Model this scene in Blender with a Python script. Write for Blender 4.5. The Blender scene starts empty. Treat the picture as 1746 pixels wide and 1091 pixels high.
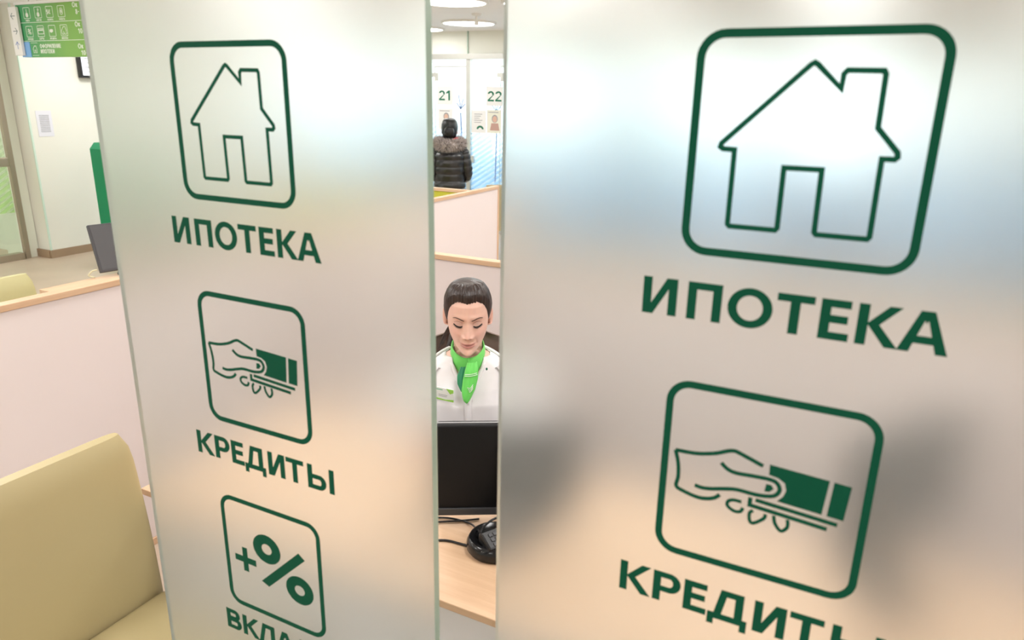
import bpy, bmesh, math, random
import numpy as np
from mathutils import Vector, Matrix
random.seed(7); rng = np.random.RandomState(7)
S = bpy.context.scene
C = S.collection

# ------------------------------------------------------------------ camera, world, light, exposure
A_YAW, PITCH, ROLL, EYE = .4663, .2987, .0192, 1.75
cd = bpy.data.cameras.new('camera'); cam = bpy.data.objects.new('camera', cd); C.objects.link(cam)
cd.sensor_width = 36; cd.sensor_fit = 'HORIZONTAL'; cd.lens = 1228.3/1746*36
cd.clip_start = .02; cd.clip_end = 100
r0 = Vector((math.cos(A_YAW), math.sin(A_YAW), 0))
fw = Vector((-math.sin(A_YAW)*math.cos(PITCH), math.cos(A_YAW)*math.cos(PITCH), -math.sin(PITCH)))
u0 = r0.cross(fw)
rt = r0*math.cos(ROLL)+u0*math.sin(ROLL); up = u0*math.cos(ROLL)-r0*math.sin(ROLL)
M3 = Matrix((rt, up, -fw)).transposed()
cam.matrix_world = Matrix.Translation((0, 0, EYE)) @ M3.to_4x4()
cd.dof.use_dof = True; cd.dof.focus_distance = 2.3; cd.dof.aperture_fstop = 6.3
S.camera = cam

w = bpy.data.worlds.new('world'); S.world = w; w.use_nodes = True
bg = w.node_tree.nodes['Background']; bg.inputs[0].default_value = (.86, .93, 1, 1); bg.inputs[1].default_value = 4.2
CEIL = 2.55
LAMP_W = 21.0
def ceiling_or_fill_lamp(x, y, d=.58, p=None):
    l = bpy.data.lights.new('ceiling_or_fill_lamp', 'AREA'); l.shape = 'DISK'; l.size = d
    l.energy = p or LAMP_W; l.color = (1, .985, .965)
    o = bpy.data.objects.new('ceiling_or_fill_lamp', l); C.objects.link(o); o.location = (x, y, CEIL-.012)
for x, y in [(-9.2, 1.0), (-9.2, 3.2), (-7.0, 1.6), (-7.0, 5.0), (-7.0, 7.2), (-5.4, .4), (-5.4, 2.4), (-5.6, 6.0), (-3.7, -.6), (-3.7, 1.5), (-3.7, 3.7),  # lamps past the left door are added to brighten the corridor
             (-2.0, -1.6), (-2.0, .5), (-2.0, 2.5), (-1.9, 4.5), (-2.2, 7.2), (-.3, -1.0), (-.3, 1.6), (-.3, 3.6), (-.4, 5.6),
             (1.4, -.6), (1.4, 1.6), (1.4, 3.8), (1.2, 6.6), (3, .6), (3, 3.0), (3, 5.6)]:
    ceiling_or_fill_lamp(x, y)
for x in (-6.6, -4.9, -3.2, -1.5, .2, 1.9): ceiling_or_fill_lamp(x, 9.6, .58, 46)  # row added to brighten the booth interiors, no such fittings known
S.view_settings.view_transform = 'Standard'; S.view_settings.look = 'None'
S.view_settings.gamma = 1; S.view_settings.use_curve_mapping = False
S.view_settings.exposure = -.25
S.cycles.max_bounces = 7; S.cycles.diffuse_bounces = 4; S.cycles.glossy_bounces = 2; S.cycles.transmission_bounces = 5; S.cycles.transparent_max_bounces = 8; S.cycles.use_adaptive_sampling = True; S.cycles.adaptive_threshold = .08; S.cycles.adaptive_min_samples = 20
S.cycles.sample_clamp_indirect = 6.0; S.cycles.blur_glossy = .6

# ------------------------------------------------------------------ materials
MATS = {}
def mat(name, col, rough=.5, metal=0, var=0, scale=8, bump=0, spec=.5, emit=0, trans=0, ior=1.45, sheen=0, stretch=None, coat=0):
    if name in MATS: return MATS[name]
    m = bpy.data.materials.new(name); m.use_nodes = True; nt = m.node_tree; b = nt.nodes['Principled BSDF']
    c4 = (*col, 1)
    b.inputs['Base Color'].default_value = c4; b.inputs['Roughness'].default_value = rough
    b.inputs['Metallic'].default_value = metal; b.inputs['Specular IOR Level'].default_value = spec
    b.inputs['IOR'].default_value = ior; b.inputs['Transmission Weight'].default_value = trans
    b.inputs['Sheen Weight'].default_value = sheen; b.inputs['Coat Weight'].default_value = coat
    if emit:
        b.inputs['Emission Color'].default_value = c4; b.inputs['Emission Strength'].default_value = emit
    if var or bump:
        tc = nt.nodes.new('ShaderNodeTexCoord'); mp = nt.nodes.new('ShaderNodeMapping'); nz = nt.nodes.new('ShaderNodeTexNoise')
        nt.links.new(tc.outputs['Object'], mp.inputs['Vector']); nt.links.new(mp.outputs['Vector'], nz.inputs['Vector'])
        if stretch: mp.inputs['Scale'].default_value = stretch
        nz.inputs['Scale'].default_value = scale; nz.inputs['Detail'].default_value = 6
        if var:
            mx = nt.nodes.new('ShaderNodeMix'); mx.data_type = 'RGBA'
            mx.inputs[6].default_value = (*[max(0, c*(1-var)) for c in col], 1)
            mx.inputs[7].default_value = (*[min(1, c*(1+var*.6)) for c in col], 1)
            nt.links.new(nz.outputs['Fac'], mx.inputs[0]); nt.links.new(mx.outputs[2], b.inputs['Base Color'])
        if bump:
            bp = nt.nodes.new('ShaderNodeBump'); bp.inputs['Strength'].default_value = bump; bp.inputs['Distance'].default_value = .002
            nt.links.new(nz.outputs['Fac'], bp.inputs['Height']); nt.links.new(bp.outputs['Normal'], b.inputs['Normal'])
    MATS[name] = m; return m

def wood(name, axis, c1=(.60, .385, .235), c2=(.70, .485, .315)):
    m = bpy.data.materials.new(name); m.use_nodes = True; nt = m.node_tree; b = nt.nodes['Principled BSDF']
    tc = nt.nodes.new('ShaderNodeTexCoord'); mp = nt.nodes.new('ShaderNodeMapping'); nz = nt.nodes.new('ShaderNodeTexNoise')
    sc = [26, 26, 26]; sc[axis] = 1.6; mp.inputs['Scale'].default_value = sc
    nz.inputs['Scale'].default_value = 2.2; nz.inputs['Detail'].default_value = 8; nz.inputs['Roughness'].default_value = .65
    rp = nt.nodes.new('ShaderNodeValToRGB'); rp.color_ramp.elements[0].color = (*c1, 1); rp.color_ramp.elements[1].color = (*c2, 1)
    rp.color_ramp.elements[0].position = .3; rp.color_ramp.elements[1].position = .68
    nt.links.new(tc.outputs['Object'], mp.inputs[0]); nt.links.new(mp.outputs[0], nz.inputs[0]); nt.links.new(nz.outputs[0], rp.inputs[0])
    nt.links.new(rp.outputs[0], b.inputs['Base Color']); b.inputs['Roughness'].default_value = .42
    MATS[name] = m; return m
WX, WY, WZ = wood('wood_x', 0), wood('wood_y', 1), wood('wood_z', 2)

def frosted():
    m = bpy.data.materials.new('frosted_glass'); m.use_nodes = True; nt = m.node_tree
    for n in list(nt.nodes): nt.nodes.remove(n)
    out = nt.nodes.new('ShaderNodeOutputMaterial')
    rf = nt.nodes.new('ShaderNodeBsdfRefraction'); rf.inputs['Color'].default_value = (.93, .945, .935, 1); rf.inputs['Roughness'].default_value = .35; rf.inputs['IOR'].default_value = 1.33
    tl = nt.nodes.new('ShaderNodeBsdfTranslucent'); tl.inputs['Color'].default_value = (.93, .95, .93, 1)
    df = nt.nodes.new('ShaderNodeBsdfDiffuse'); df.inputs['Color'].default_value = (.86, .88, .86, 1)
    gl = nt.nodes.new('ShaderNodeBsdfGlossy'); gl.inputs['Roughness'].default_value = .25
    a1 = nt.nodes.new('ShaderNodeMixShader'); a1.inputs[0].default_value = .5
    nt.links.new(tl.outputs[0], a1.inputs[1]); nt.links.new(df.outputs[0], a1.inputs[2])
    a2 = nt.nodes.new('ShaderNodeMixShader'); a2.inputs[0].default_value = .12
    nt.links.new(rf.outputs[0], a2.inputs[1]); nt.links.new(a1.outputs[0], a2.inputs[2])
    fr = nt.nodes.new('ShaderNodeFresnel'); fr.inputs[0].default_value = 1.2
    a3 = nt.nodes.new('ShaderNodeMixShader'); nt.links.new(fr.outputs[0], a3.inputs[0])
    nt.links.new(a2.outputs[0], a3.inputs[1]); nt.links.new(gl.outputs[0], a3.inputs[2])
    nt.links.new(a3.outputs[0], out.inputs[0]); MATS['frosted_glass'] = m; return m
FROST = frosted()

def clear_glass(name, tint=(.96, 1, .98), stripes=None, zbot=-1):
    """thin pane: mostly see-through with a light reflection; stripes = (colour, z_top, opacity) printed film"""
    m = bpy.data.materials.new(name); m.use_nodes = True; nt = m.node_tree
    for n in list(nt.nodes): nt.nodes.remove(n)
    out = nt.nodes.new('ShaderNodeOutputMaterial')
    tr = nt.nodes.new('ShaderNodeBsdfTransparent'); tr.inputs[0].default_value = (*tint, 1)
    gl = nt.nodes.new('ShaderNodeBsdfGlossy'); gl.inputs['Roughness'].default_value = .03
    a = nt.nodes.new('ShaderNodeMixShader'); a.inputs[0].default_value = .06
    nt.links.new(tr.outputs[0], a.inputs[1]); nt.links.new(gl.outputs[0], a.inputs[2])
    last = a
    if stripes:
        col, col2, ztop, op, vax = stripes
        tc = nt.nodes.new('ShaderNodeTexCoord'); sx = nt.nodes.new('ShaderNodeSeparateXYZ'); nt.links.new(tc.outputs['Object'], sx.inputs[0])
        def mth(op_, x, y=None):
            n = nt.nodes.new('ShaderNodeMath'); n.operation = op_
            for k, v in enumerate((x, y)):
                if v is None: continue
                if isinstance(v, (int, float)): n.inputs[k].default_value = v
                else: nt.links.new(v, n.inputs[k])
            return n.outputs[0]
        h = sx.outputs[vax]; z = sx.outputs[2]
        ph = mth('FRACT', mth('MULTIPLY', mth('SUBTRACT', z, mth('MULTIPLY', h, .62)), 15.0))
        st = mth('GREATER_THAN', ph, .48)
        below = mth('MULTIPLY', mth('LESS_THAN', z, ztop), mth('GREATER_THAN', z, zbot))
        fade = mth('MINIMUM', mth('MAXIMUM', mth('MULTIPLY', mth('SUBTRACT', ztop, z), 1.15), 0.12), 1.0)
        fac = mth('MULTIPLY', mth('MULTIPLY', below, fade), mth('ADD', mth('MULTIPLY', st, .55), .40))
        fac = mth('MULTIPLY', fac, op)
        df = nt.nodes.new('ShaderNodeBsdfDiffuse'); tl = nt.nodes.new('ShaderNodeBsdfTranslucent')
        df.inputs[0].default_value = (*col, 1); tl.inputs[0].default_value = (*col2, 1)
        mm = nt.nodes.new('ShaderNodeMixShader'); mm.inputs[0].default_value = .6
        nt.links.new(df.outputs[0], mm.inputs[1]); nt.links.new(tl.outputs[0], mm.inputs[2])
        b = nt.nodes.new('ShaderNodeMixShader'); nt.links.new(fac, b.inputs[0])
        nt.links.new(a.outputs[0], b.inputs[1]); nt.links.new(mm.outputs[0], b.inputs[2]); last = b
    nt.links.new(last.outputs[0], out.inputs[0]); MATS[name] = m; return m
GLASS = clear_glass('booth_glass')
GLASS_BLUE = clear_glass('booth_glass_blue_film', stripes=((.42, .66, .90), (.50, .74, .96), 1.60, .95, 0))
GLASS_GREEN = clear_glass('door_glass_green_film', tint=(.95, .98, .93), stripes=((.50, .74, .34), (.60, .84, .42), 1.40, .75, 1), zbot=.50)

GREEN = mat('vinyl_green', (.002, .085, .045), .6, spec=.15)
EDGE = mat('glass_edge_green', (.52, .70, .58), .2, trans=.45, var=.12, scale=30)
EDGE_PALE = mat('glass_edge_pale', (.80, .90, .84), .25, trans=.6)
WALL = mat('wall_paint', (.84, .835, .76), .7, var=.03, scale=3, bump=.05)
WALLG = mat('wall_paint_green', (.80, .84, .74), .7, var=.03, scale=3)
WHITE = mat('white_paint', (.88, .88, .87), .55)
CEILM = mat('ceiling_paint', (.88, .87, .88), .8, var=.02, scale=3)
FABRIC = mat('partition_laminate', (.80, .715, .70), .6, var=.025, scale=3, bump=.04)
OLIVEP = mat('partition_olive', (.50, .50, .04), .6, var=.05)
FLOORM = mat('floor_tile', (.56, .45, .35), .35, var=.10, scale=5)
BASEB = mat('baseboard_brown', (.36, .25, .16), .5, var=.08)
STEEL = mat('brushed_steel', (.62, .60, .57), .35, 1.0, var=.06, scale=20)
ALU = mat('bronze_aluminium', (.42, .36, .28), .4, .6)
BLACKP = mat('black_plastic', (.012, .012, .013), .38)
BLACKG = mat('black_gloss', (.010, .010, .011), .18)
DARKGREY = mat('dark_grey_plastic', (.06, .06, .065), .45)
LEATHER = mat('olive_leather', (.46, .385, .205), .42, var=.06, scale=4, bump=.10)
LEATHER2 = mat('lime_leather', (.50, .47, .24), .42, var=.06, scale=4, bump=.08)
BROWNL = mat('brown_leather', (.15, .095, .072), .4, var=.1, scale=12, bump=.1)
SHIRT = mat('white_shirt', (.86, .85, .87), .75, var=.02, scale=40, bump=.15, sheen=.2)
SCARF = mat('scarf_green', (.14, .66, .11), .55, var=.08, scale=20, bump=.1, sheen=.3)
SCARFD = mat('scarf_dark_green', (.01, .22, .09), .55, sheen=.3)
SKIN = None
HAIR = mat('hair_dark_brown', (.032, .018, .014), .34, var=.5, scale=3, bump=.5, stretch=(60, 60, 4), spec=.6)
HAIRB = mat('hair_black', (.007, .007, .008), .35, var=.3, scale=3, bump=.3, stretch=(60, 60, 4))
JACKET = mat('puffer_black', (.014, .014, .016), .30, var=.3, scale=18, bump=.5, spec=.7)
FUR = mat('fur_grey', (.50, .44, .42), .9, var=.4, scale=30)
FURD = mat('fur_dark', (.05, .04, .042), .9, var=.3, scale=30)
TROUS = mat('dark_trousers', (.02, .022, .03), .8, var=.2)
PAPER = mat('paper_white', (.86, .86, .86), .7)
PAPERG = mat('paper_lilac', (.78, .78, .85), .7)
INK = mat('print_grey', (.35, .35, .38), .7)
RED = mat('scarf_red', (.6, .03, .05), .6)
KIOSKG = mat('kiosk_green', (.0, .25, .105), .45, var=.05)
SCREENW = mat('screen_white', (.85, .88, .95), .4, emit=.8)

# ------------------------------------------------------------------ mesh helpers
def link(name, me, m=None, parent=None, smooth=False):
    o = bpy.data.objects.new(name, me); C.objects.link(o)
    if m is not None and not me.materials: me.materials.append(m)
    if parent: o.parent = parent
    if smooth:
        for p in me.polygons: p.use_smooth = True
    return o
def tag(o, label=None, cat=None, group=None, kind=None):
    if label: o['label'] = label
    if cat: o['category'] = cat
    if group: o['group'] = group
    if kind: o['kind'] = kind
    return o
def empty(name, loc, label, cat, rz=0, group=None):
    o = bpy.data.objects.new(name, None); C.objects.link(o); o.location = loc; o.rotation_euler = (0, 0, rz)
    o.empty_display_size = .1
    return tag(o, label, cat, group)
def local(parent):
    return parent.matrix_basis.inverted() if parent else Matrix()
def bm_to(name, bm, m, parent=None, smooth=False, origin=None):
    if origin is not None: bmesh.ops.translate(bm, verts=bm.verts, vec=-Vector(origin))
    bmesh.ops.recalc_face_normals(bm, faces=bm.faces)
    me = bpy.data.meshes.new(name); bm.to_mesh(me); bm.free()
    o = link(name, me, m, parent, smooth)
    if origin is not None: o.location = origin
    return o
def abox(bm, lo, hi, bev=0, seg=2):
    b2 = bmesh.new() if bev else bm
    v = [b2.verts.new((x, y, z)) for x in (lo[0], hi[0]) for y in (lo[1], hi[1]) for z in (lo[2], hi[2])]
    for f in ((0, 1, 3, 2), (4, 6, 7, 5), (0, 4, 5, 1), (2, 3, 7, 6), (0, 2, 6, 4), (1, 5, 7, 3)): b2.faces.new([v[i] for i in f])
    if bev:
        bmesh.ops.recalc_face_normals(b2, faces=b2.faces)
        bmesh.ops.bevel(b2, geom=b2.edges[:], offset=bev, segments=seg, profile=.5, affect='EDGES')
        merge(bm, b2)
def merge(bm, b2, mtx=None):
    if mtx is not None: bmesh.ops.transform(b2, matrix=mtx, verts=b2.verts)
    me = bpy.data.meshes.new('tmp'); b2.to_mesh(me); b2.free(); bm.from_mesh(me); bpy.data.meshes.remove(me)
def box(name, lo, hi, m, parent=None, bev=0, seg=2, smooth=False):
    """box in the parent's own coordinates (world when there is none); origin at base centre for top-level boxes"""
    bm = bmesh.new(); abox(bm, lo, hi, bev, seg)
    org = None if parent else ((lo[0]+hi[0])/2, (lo[1]+hi[1])/2, lo[2])
    return bm_to(name, bm, m, parent, smooth, org)
def loft(bm, rings, cap=True, closed=True):
    vs = [[bm.verts.new(p) for p in r] for r in rings]
    n = len(vs[0])
    for a, b in zip(vs, vs[1:]):
        for i in range(n if closed else n-1):
            j = (i+1) % n
            try: bm.faces.new((a[i], a[j], b[j], b[i]))
            except ValueError: pass
    if cap and closed:
        for r in (vs[0], vs[-1]):
            try: bm.faces.new(r)
            except ValueError: pass
    return vs
def catmull(pts, n=6):
    P = [Vector(p) for p in pts]
    if len(P) < 3: return P
    out = []
    for i in range(len(P)-1):
        p0 = P[max(i-1, 0)]; p1 = P[i]; p2 = P[i+1]; p3 = P[min(i+2, len(P)-1)]
        for k in range(n):
            t = k/n
            out.append(.5*((2*p1)+(p2-p0)*t+(2*p0-5*p1+4*p2-p3)*t*t+(3*p1-p0-3*p2+p3)*t**3))
    out.append(P[-1]); return out
def tube(bm, pts, rad, n=10, sub=0, flat=1.0, cap=True, end_round=False):
    """pts with radii (scalar or list); smooth tube"""
    if not hasattr(rad, '__len__'): rad = [rad]*len(pts)
    if sub:
        q = catmull([(*p, ) for p in pts], sub); rr = []
        for i in range(len(pts)-1):
            for k in range(sub): t = k/sub; rr.append(rad[i]*(1-t)+rad[i+1]*t)
        rr.append(rad[-1]); pts, rad = q, rr
    pts = [Vector(p) for p in pts]
    if end_round:
        for side in (0, 1):
            a, b = (pts[0], pts[1]) if side == 0 else (pts[-1], pts[-2]); r = rad[0] if side == 0 else rad[-1]
            d = (a-b).normalized()
            ex = [(a+d*r*math.sin(t), r*math.cos(t)) for t in (.5, 1.0, 1.4)]
            if side == 0: pts = [e[0] for e in ex[::-1]]+pts; rad = [e[1] for e in ex[::-1]]+list(rad)
            else: pts = pts+[e[0] for e in ex]; rad = list(rad)+[e[1] for e in ex]
    t0 = (pts[1]-pts[0]).normalized(); ref = Vector((0, 0, 1)) if abs(t0.z) < .9 else Vector((1, 0, 0))
    nx = t0.cross(ref).normalized(); rings = []
    for i, p in enumerate(pts):
        t = (pts[min(i+1, len(pts)-1)]-pts[max(i-1, 0)]).normalized()
        nx = (nx-t*nx.dot(t)).normalized(); ny = t.cross(nx)
        rings.append([p+(nx*math.cos(2*math.pi*k/n)+ny*math.sin(2*math.pi*k/n)*flat)*rad[i] for k in range(n)])
    loft(bm, rings, cap)
def lathe(bm, prof, c=(0, 0, 0), n=28):
    loft(bm, [[(c[0]+r*math.cos(2*math.pi*k/n), c[1]+r*math.sin(2*math.pi*k/n), c[2]+z) for k in range(n)] for r, z in prof])
def obj_bm(name, fn, m, parent=None, smooth=False, origin=None):
    bm = bmesh.new(); fn(bm); return bm_to(name, bm, m, parent, smooth, origin)
def autosmooth(o, ang=.6):
    me = o.data
    for p in me.polygons: p.use_smooth = True
    bm = bmesh.new(); bm.from_mesh(me)
    for e in bm.edges:
        if len(e.link_faces) == 2 and e.calc_face_angle(0) > ang: e.smooth = False
    bm.to_mesh(me); bm.free(); return o

# ------------------------------------------------------------------ flat print: strokes, glyphs (2D, x right / y up)
def stroke2d(pts, wd, closed=False):
    P = [Vector((p[0], p[1])) for p in pts]; n = len(P); L, R = [], []
    for i in range(n):
        a = P[i-1] if (i or closed) else None; b = P[(i+1) % n] if (i < n-1 or closed) else None
        d1 = (P[i]-a).normalized() if a is not None else None; d2 = (b-P[i]).normalized() if b is not None else None
        if d1 is None: d1 = d2
        if d2 is None: d2 = d1
        n1 = Vector((-d1.y, d1.x)); n2 = Vector((-d2.y, d2.x)); mm = n1+n2
        mm = mm.normalized() if mm.length > 1e-6 else n1
        k = 1/max(.5, mm.dot(n1)); L.append(P[i]+mm*wd/2*k); R.append(P[i]-mm*wd/2*k)
    q = []
    for i in range(n if closed else n-1):
        j = (i+1) % n; q.append([L[i], L[j], R[j], R[i]])
    return q
def ring2d(cx, cy, rx, ry, ix, iy, n=32, a0=0, a1=2*math.pi):
    q = []
    for k in range(n):
        t0 = a0+(a1-a0)*k/n; t1 = a0+(a1-a0)*(k+1)/n
        q.append([(cx+rx*math.cos(t0), cy+ry*math.sin(t0)), (cx+rx*math.cos(t1), cy+ry*math.sin(t1)),
                  (cx+ix*math.cos(t1), cy+iy*math.sin(t1)), (cx+ix*math.cos(t0), cy+iy*math.sin(t0))])
    return q
def rect(x0, y0, x1, y1): return [[(x0, y0), (x1, y0), (x1, y1), (x0, y1)]]
def rrect_path(x0, y0, x1, y1, r, n=8):
    out = []
    for cx, cy, a in ((x1-r, y1-r, 0), (x0+r, y1-r, 90), (x0+r, y0+r, 180), (x1-r, y0+r, 270)):
        for k in range(n+1):
            t = math.radians(a+90*k/n); out.append((cx+r*math.cos(t), cy+r*math.sin(t)))
    return out
def mirror(polys, w): return [[(w-p[0], p[1]) for p in q][::-1] for q in polys]
def bowl(x0, y0, x1, y1, s, t):
    """D shaped bowl open to the left stem"""
    cy = (y0+y1)/2; ry = (y1-y0)/2; rx = min(ry*1.05, (x1-x0)*.62); cx = x1-rx
    return rect(x0, y1-t, cx, y1)+rect(x0, y0, cx, y0+t)+ring2d(cx, cy, rx, ry, rx-s, ry-t, 16, -math.pi/2, math.pi/2)
def glyph(ch, w, h, s, t):
    if ch == 'И': return rect(0, 0, s, h)+rect(w-s, 0, w, h)+[[(s*.3, 0), (s*1.25, 0), (w-s*.3, h), (w-s*1.25, h)]]
    if ch == 'П': return rect(0, 0, s, h)+rect(w-s, 0, w, h)+rect(s, h-t, w-s, h)
    if ch in 'О0': return ring2d(w/2, h/2, w/2, h*.52, w/2-s, h*.52-t)
    if ch == 'Т': return rect(0, h-t, w, h)+rect(w/2-s/2, 0, w/2+s/2, h-t)
    if ch == 'Е': return rect(0, 0, s, h)+rect(s, 0, w, t)+rect(s, h-t, w*.98, h)+rect(s, h*.52-t/2, w*.92, h*.52+t/2)
    if ch == 'К':
        j = h*.53
        return rect(0, 0, s, h)+[[(s*.9, j), (s*2.05, j), (w-.05*s, h), (w-1.22*s, h)], [(s*.9, j), (w-1.22*s, 0), (w, 0), (s*2.05, j)]]
    if ch == 'А':
        leg = [[(0, 0), (1.06*s, 0), (w/2+.05*s, h*.93), (w/2-.62*s, h)]]
        return leg+mirror(leg, w)+[[(w/2-.62*s, h), (w/2+.62*s, h), (w/2, h*.70)]]+rect(w*.24, h*.22, w*.76, h*.22+t*.95)
    if ch == 'Р': return rect(0, 0, s, h)+bowl(s*.9, h*.34, w, h, s, t*.95)
    if ch == 'Ы': return rect(0, 0, s, h)+bowl(s*.9, 0, w*.70, h*.62, s, t*.95)+rect(w-s, 0, w, h)
    if ch == 'В': return rect(0, 0, s, h)+bowl(s*.9, h*.46, w*.93, h, s, t*.95)+bowl(s*.9, 0, w, h*.56, s, t*.95)
    if ch == 'Л': return [[(0, 0), (s*.95, 0), (w*.50, h), (w*.27, h)]]+rect(w*.30, h-t, w, h)+rect(w-s, 0, w, h)
    if ch == 'Д':
        return rect(0, 0, w, t)+rect(0, -.2*h, s*.8, t)+rect(w-s*.8, -.2*h, w, t)+rect(w*.30, h-t, w*.88, h)+rect(w*.88-s, 0, w*.88, h)+[[(w*.12, 0), (w*.12+s*.95, 0), (w*.30+s*.9, h), (w*.30, h)]]
    if ch == 'С': return ring2d(w*.52, h/2, w*.5, h*.52, w*.5-s, h*.52-t, 24, .75, 2*math.pi-.75)
    if ch == 'Ь': return rect(0, 0, s, h)+bowl(s*.9, 0, w, h*.62, s, t*.95)
    if ch == 'Я': return mirror(glyph('Р', w, h, s, t), w)+[[(0, 0), (s*1.1, 0), (w*.55, h*.40), (w*.25, h*.40)]]
    if ch == 'Ю': return rect(0, 0, s, h)+rect(s, h*.5-t/2, w*.4, h*.5+t/2)+ring2d(w*.66, h/2, w*.34, h*.52, w*.34-s, h*.52-t)
    if ch == '1': return rect(w*.45, 0, w*.45+s, h)+[[(w*.45, h), (w*.45, h-1.5*t), (0, h*.68), (0, h*.80)]]
    if ch == '2': return ring2d(w/2, h*.72, w/2, h*.28, w/2-s, h*.28-t, 14, -.55, math.pi*.97)+[[(w*.70, h*.56), (w*.96, h*.62), (s*1.15, t), (0, t*.9)]]+rect(0, 0, w, t)
    if ch == '8': return ring2d(w/2, h*.26, w/2, h*.27, w/2-s, h*.27-t)+ring2d(w/2, h*.75, w*.44, h*.26, w*.44-s, h*.26-t)
    if ch == '-': return rect(0, h*.4, w, h*.4+t)
    if ch == 'к': return glyph('К', w, h*.75, s, t)
    if ch == 'Ф': return ring2d(w/2, h*.52, w/2, h*.36, w/2-s, h*.36-t)+rect(w/2-s/2, -.05*h, w/2+s/2, h*1.05)
    if ch == 'М': return rect(0, 0, s, h)+rect(w-s, 0, w, h)+[[(0, h), (s, h), (w/2+s*.4, h*.25), (w/2-s*.4, h*.25)], [(w, h), (w-s, h), (w/2-s*.4, h*.25), (w/2+s*.4, h*.25)]]
    if ch == 'Н': return rect(0, 0, s, h)+rect(w-s, 0, w, h)+rect(s, h*.5-t/2, w-s, h*.5+t/2)
    if ch == '$': return ring2d(w/2, h*.72, w/2, h*.28, w/2-s, h*.28-t, 12, .3, math.pi*1.5)+ring2d(w/2, h*.28, w/2, h*.28, w/2-s, h*.28-t, 12, -math.pi*.83, math.pi*.5)+rect(w/2-s/3, -.1*h, w/2+s/3, 1.1*h)
    if ch == '€': return ring2d(w*.55, h*.5, w*.45, h*.5, w*.45-s, h*.5-t, 18, .7, 2*math.pi-.7)+rect(0, h*.55, w*.7, h*.55+t*.7)+rect(0, h*.38, w*.65, h*.38+t*.7)
    return []
ADV = {'И': .95, 'П': .9, 'О': 1.08, 'Т': .85, 'Е': .7, 'К': .93, 'А': 1.0, 'Р': .85, 'Ы': 1.25, 'В': .87, 'Л': .95, 'Д': 1.08, '1': .6, '2': .72, '0': .75, '8': .72, '-': .4, 'к': .7, 'Ф': 1.2, 'С': .85, 'Ь': .82, 'Я': .88, 'Ю': 1.35, 'М': 1.1, 'Н': .92, '$': .7, '€': .8}
def text2d(txt, x, y, h, bold=.235, gap=.24, squeeze=1.0):
    out = []
    for ch in txt:
        if ch == ' ': x += .5*h*squeeze; continue
        gw = ADV.get(ch, .9)*h*squeeze
        out += [[(p[0]+x, p[1]+y) for p in q] for q in glyph(ch, gw, h, bold*h, bold*.82*h)]
        x += gw+gap*h*squeeze
    return out, x
def decal(name, polys, m, parent, o, ux, uy, thick=.0004, lab=None):
    """flat print: polygons as a thin raised film; o, ux, uy = origin and unit axes in parent coordinates"""
    o, ux, uy = Vector(o), Vector(ux), Vector(uy); nrm = ux.cross(uy).normalized()
    bm = bmesh.new()
    for i_, q in enumerate(polys):
        th_ = thick*(1+.06*(i_*5 % 11)) if len(polys) < 400 else thick
        top = [bm.verts.new(o+ux*p[0]+uy*p[1]+nrm*th_) for p in q]
        bot = [bm.verts.new(o+ux*p[0]+uy*p[1]) for p in q]
        try:
            bm.faces.new(top)
            for i in range(len(q)): bm.faces.new((bot[i], bot[(i+1) % len(q)], top[(i+1) % len(q)], top[i]))
        except ValueError: pass
    ob = bm_to(name, bm, m, parent)
    if lab: ob['label'] = lab
    return ob

# ------------------------------------------------------------------ room shell
XL, XR, YB, YG, YW = -8.12, 4.6, -3.0, 8.5, 10.9
def structure(name, lo, hi, m, bev=0):
    return tag(box(name, lo, hi, m, None, bev), kind='structure')
structure('floor', (XL-2.2, YB-.1, -.1), (XR+.1, YW+.3, 0), FLOORM)
structure('ceiling', (XL-2.2, YB-.1, CEIL), (XR+.1, YW+.3, CEIL+.12), CEILM)
structure('wall_right', (XR, YB, 0), (XR+.12, YW, CEIL), WALL)
structure('wall_back', (XL, YB-.1, 0), (XR, YB, CEIL), WALL)
structure('wall_left', (XL-.4, 4.58, 0), (-7.9, YG+.1, CEIL), WALL)
structure('wall_far_left', (XL-2.2, YB, 0), (XL-2.1, 4.58, CEIL), WALLG)
structure('wall_corridor_end', (XL-2.2, 4.58, 0), (XL-.4, 4.68, CEIL), WALLG)
structure('baseboard_left', (-7.9, 4.58-.015, 0), (-7.885, YG, .085), BASEB)
structure('baseboard_corner', (-8.12, 4.555, 0), (-7.905, 4.578, .085), BASEB)
tag(box('trim_1', (-7.905, 4.572, .086), (-7.888, 4.586, CEIL), mat('corner_glass_strip', (.68, .84, .74), .25)), kind='structure')
# lintel above the booths
structure('wall_lintel', (-7.9, YG-.04, 2.275), (XR, YG+.06, CEIL), mat('lintel_paint', (.88, .90, .84), .6, var=.02))
box('trim_2', (-4.965, YG-.055, 2.28), (-4.95, YG-.04, CEIL), mat('joint_green', (.45, .58, .50), .5))['kind'] = 'structure'
tag(box('trim_3', (-7.9, YG-.06, 2.215), (XR, YG+.06, 2.28), STEEL), kind='structure')
tag(box('baseboard_far', (-7.9, YG-.03, 0), (XR, YG+.03, .10), STEEL), kind='structure')

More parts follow.
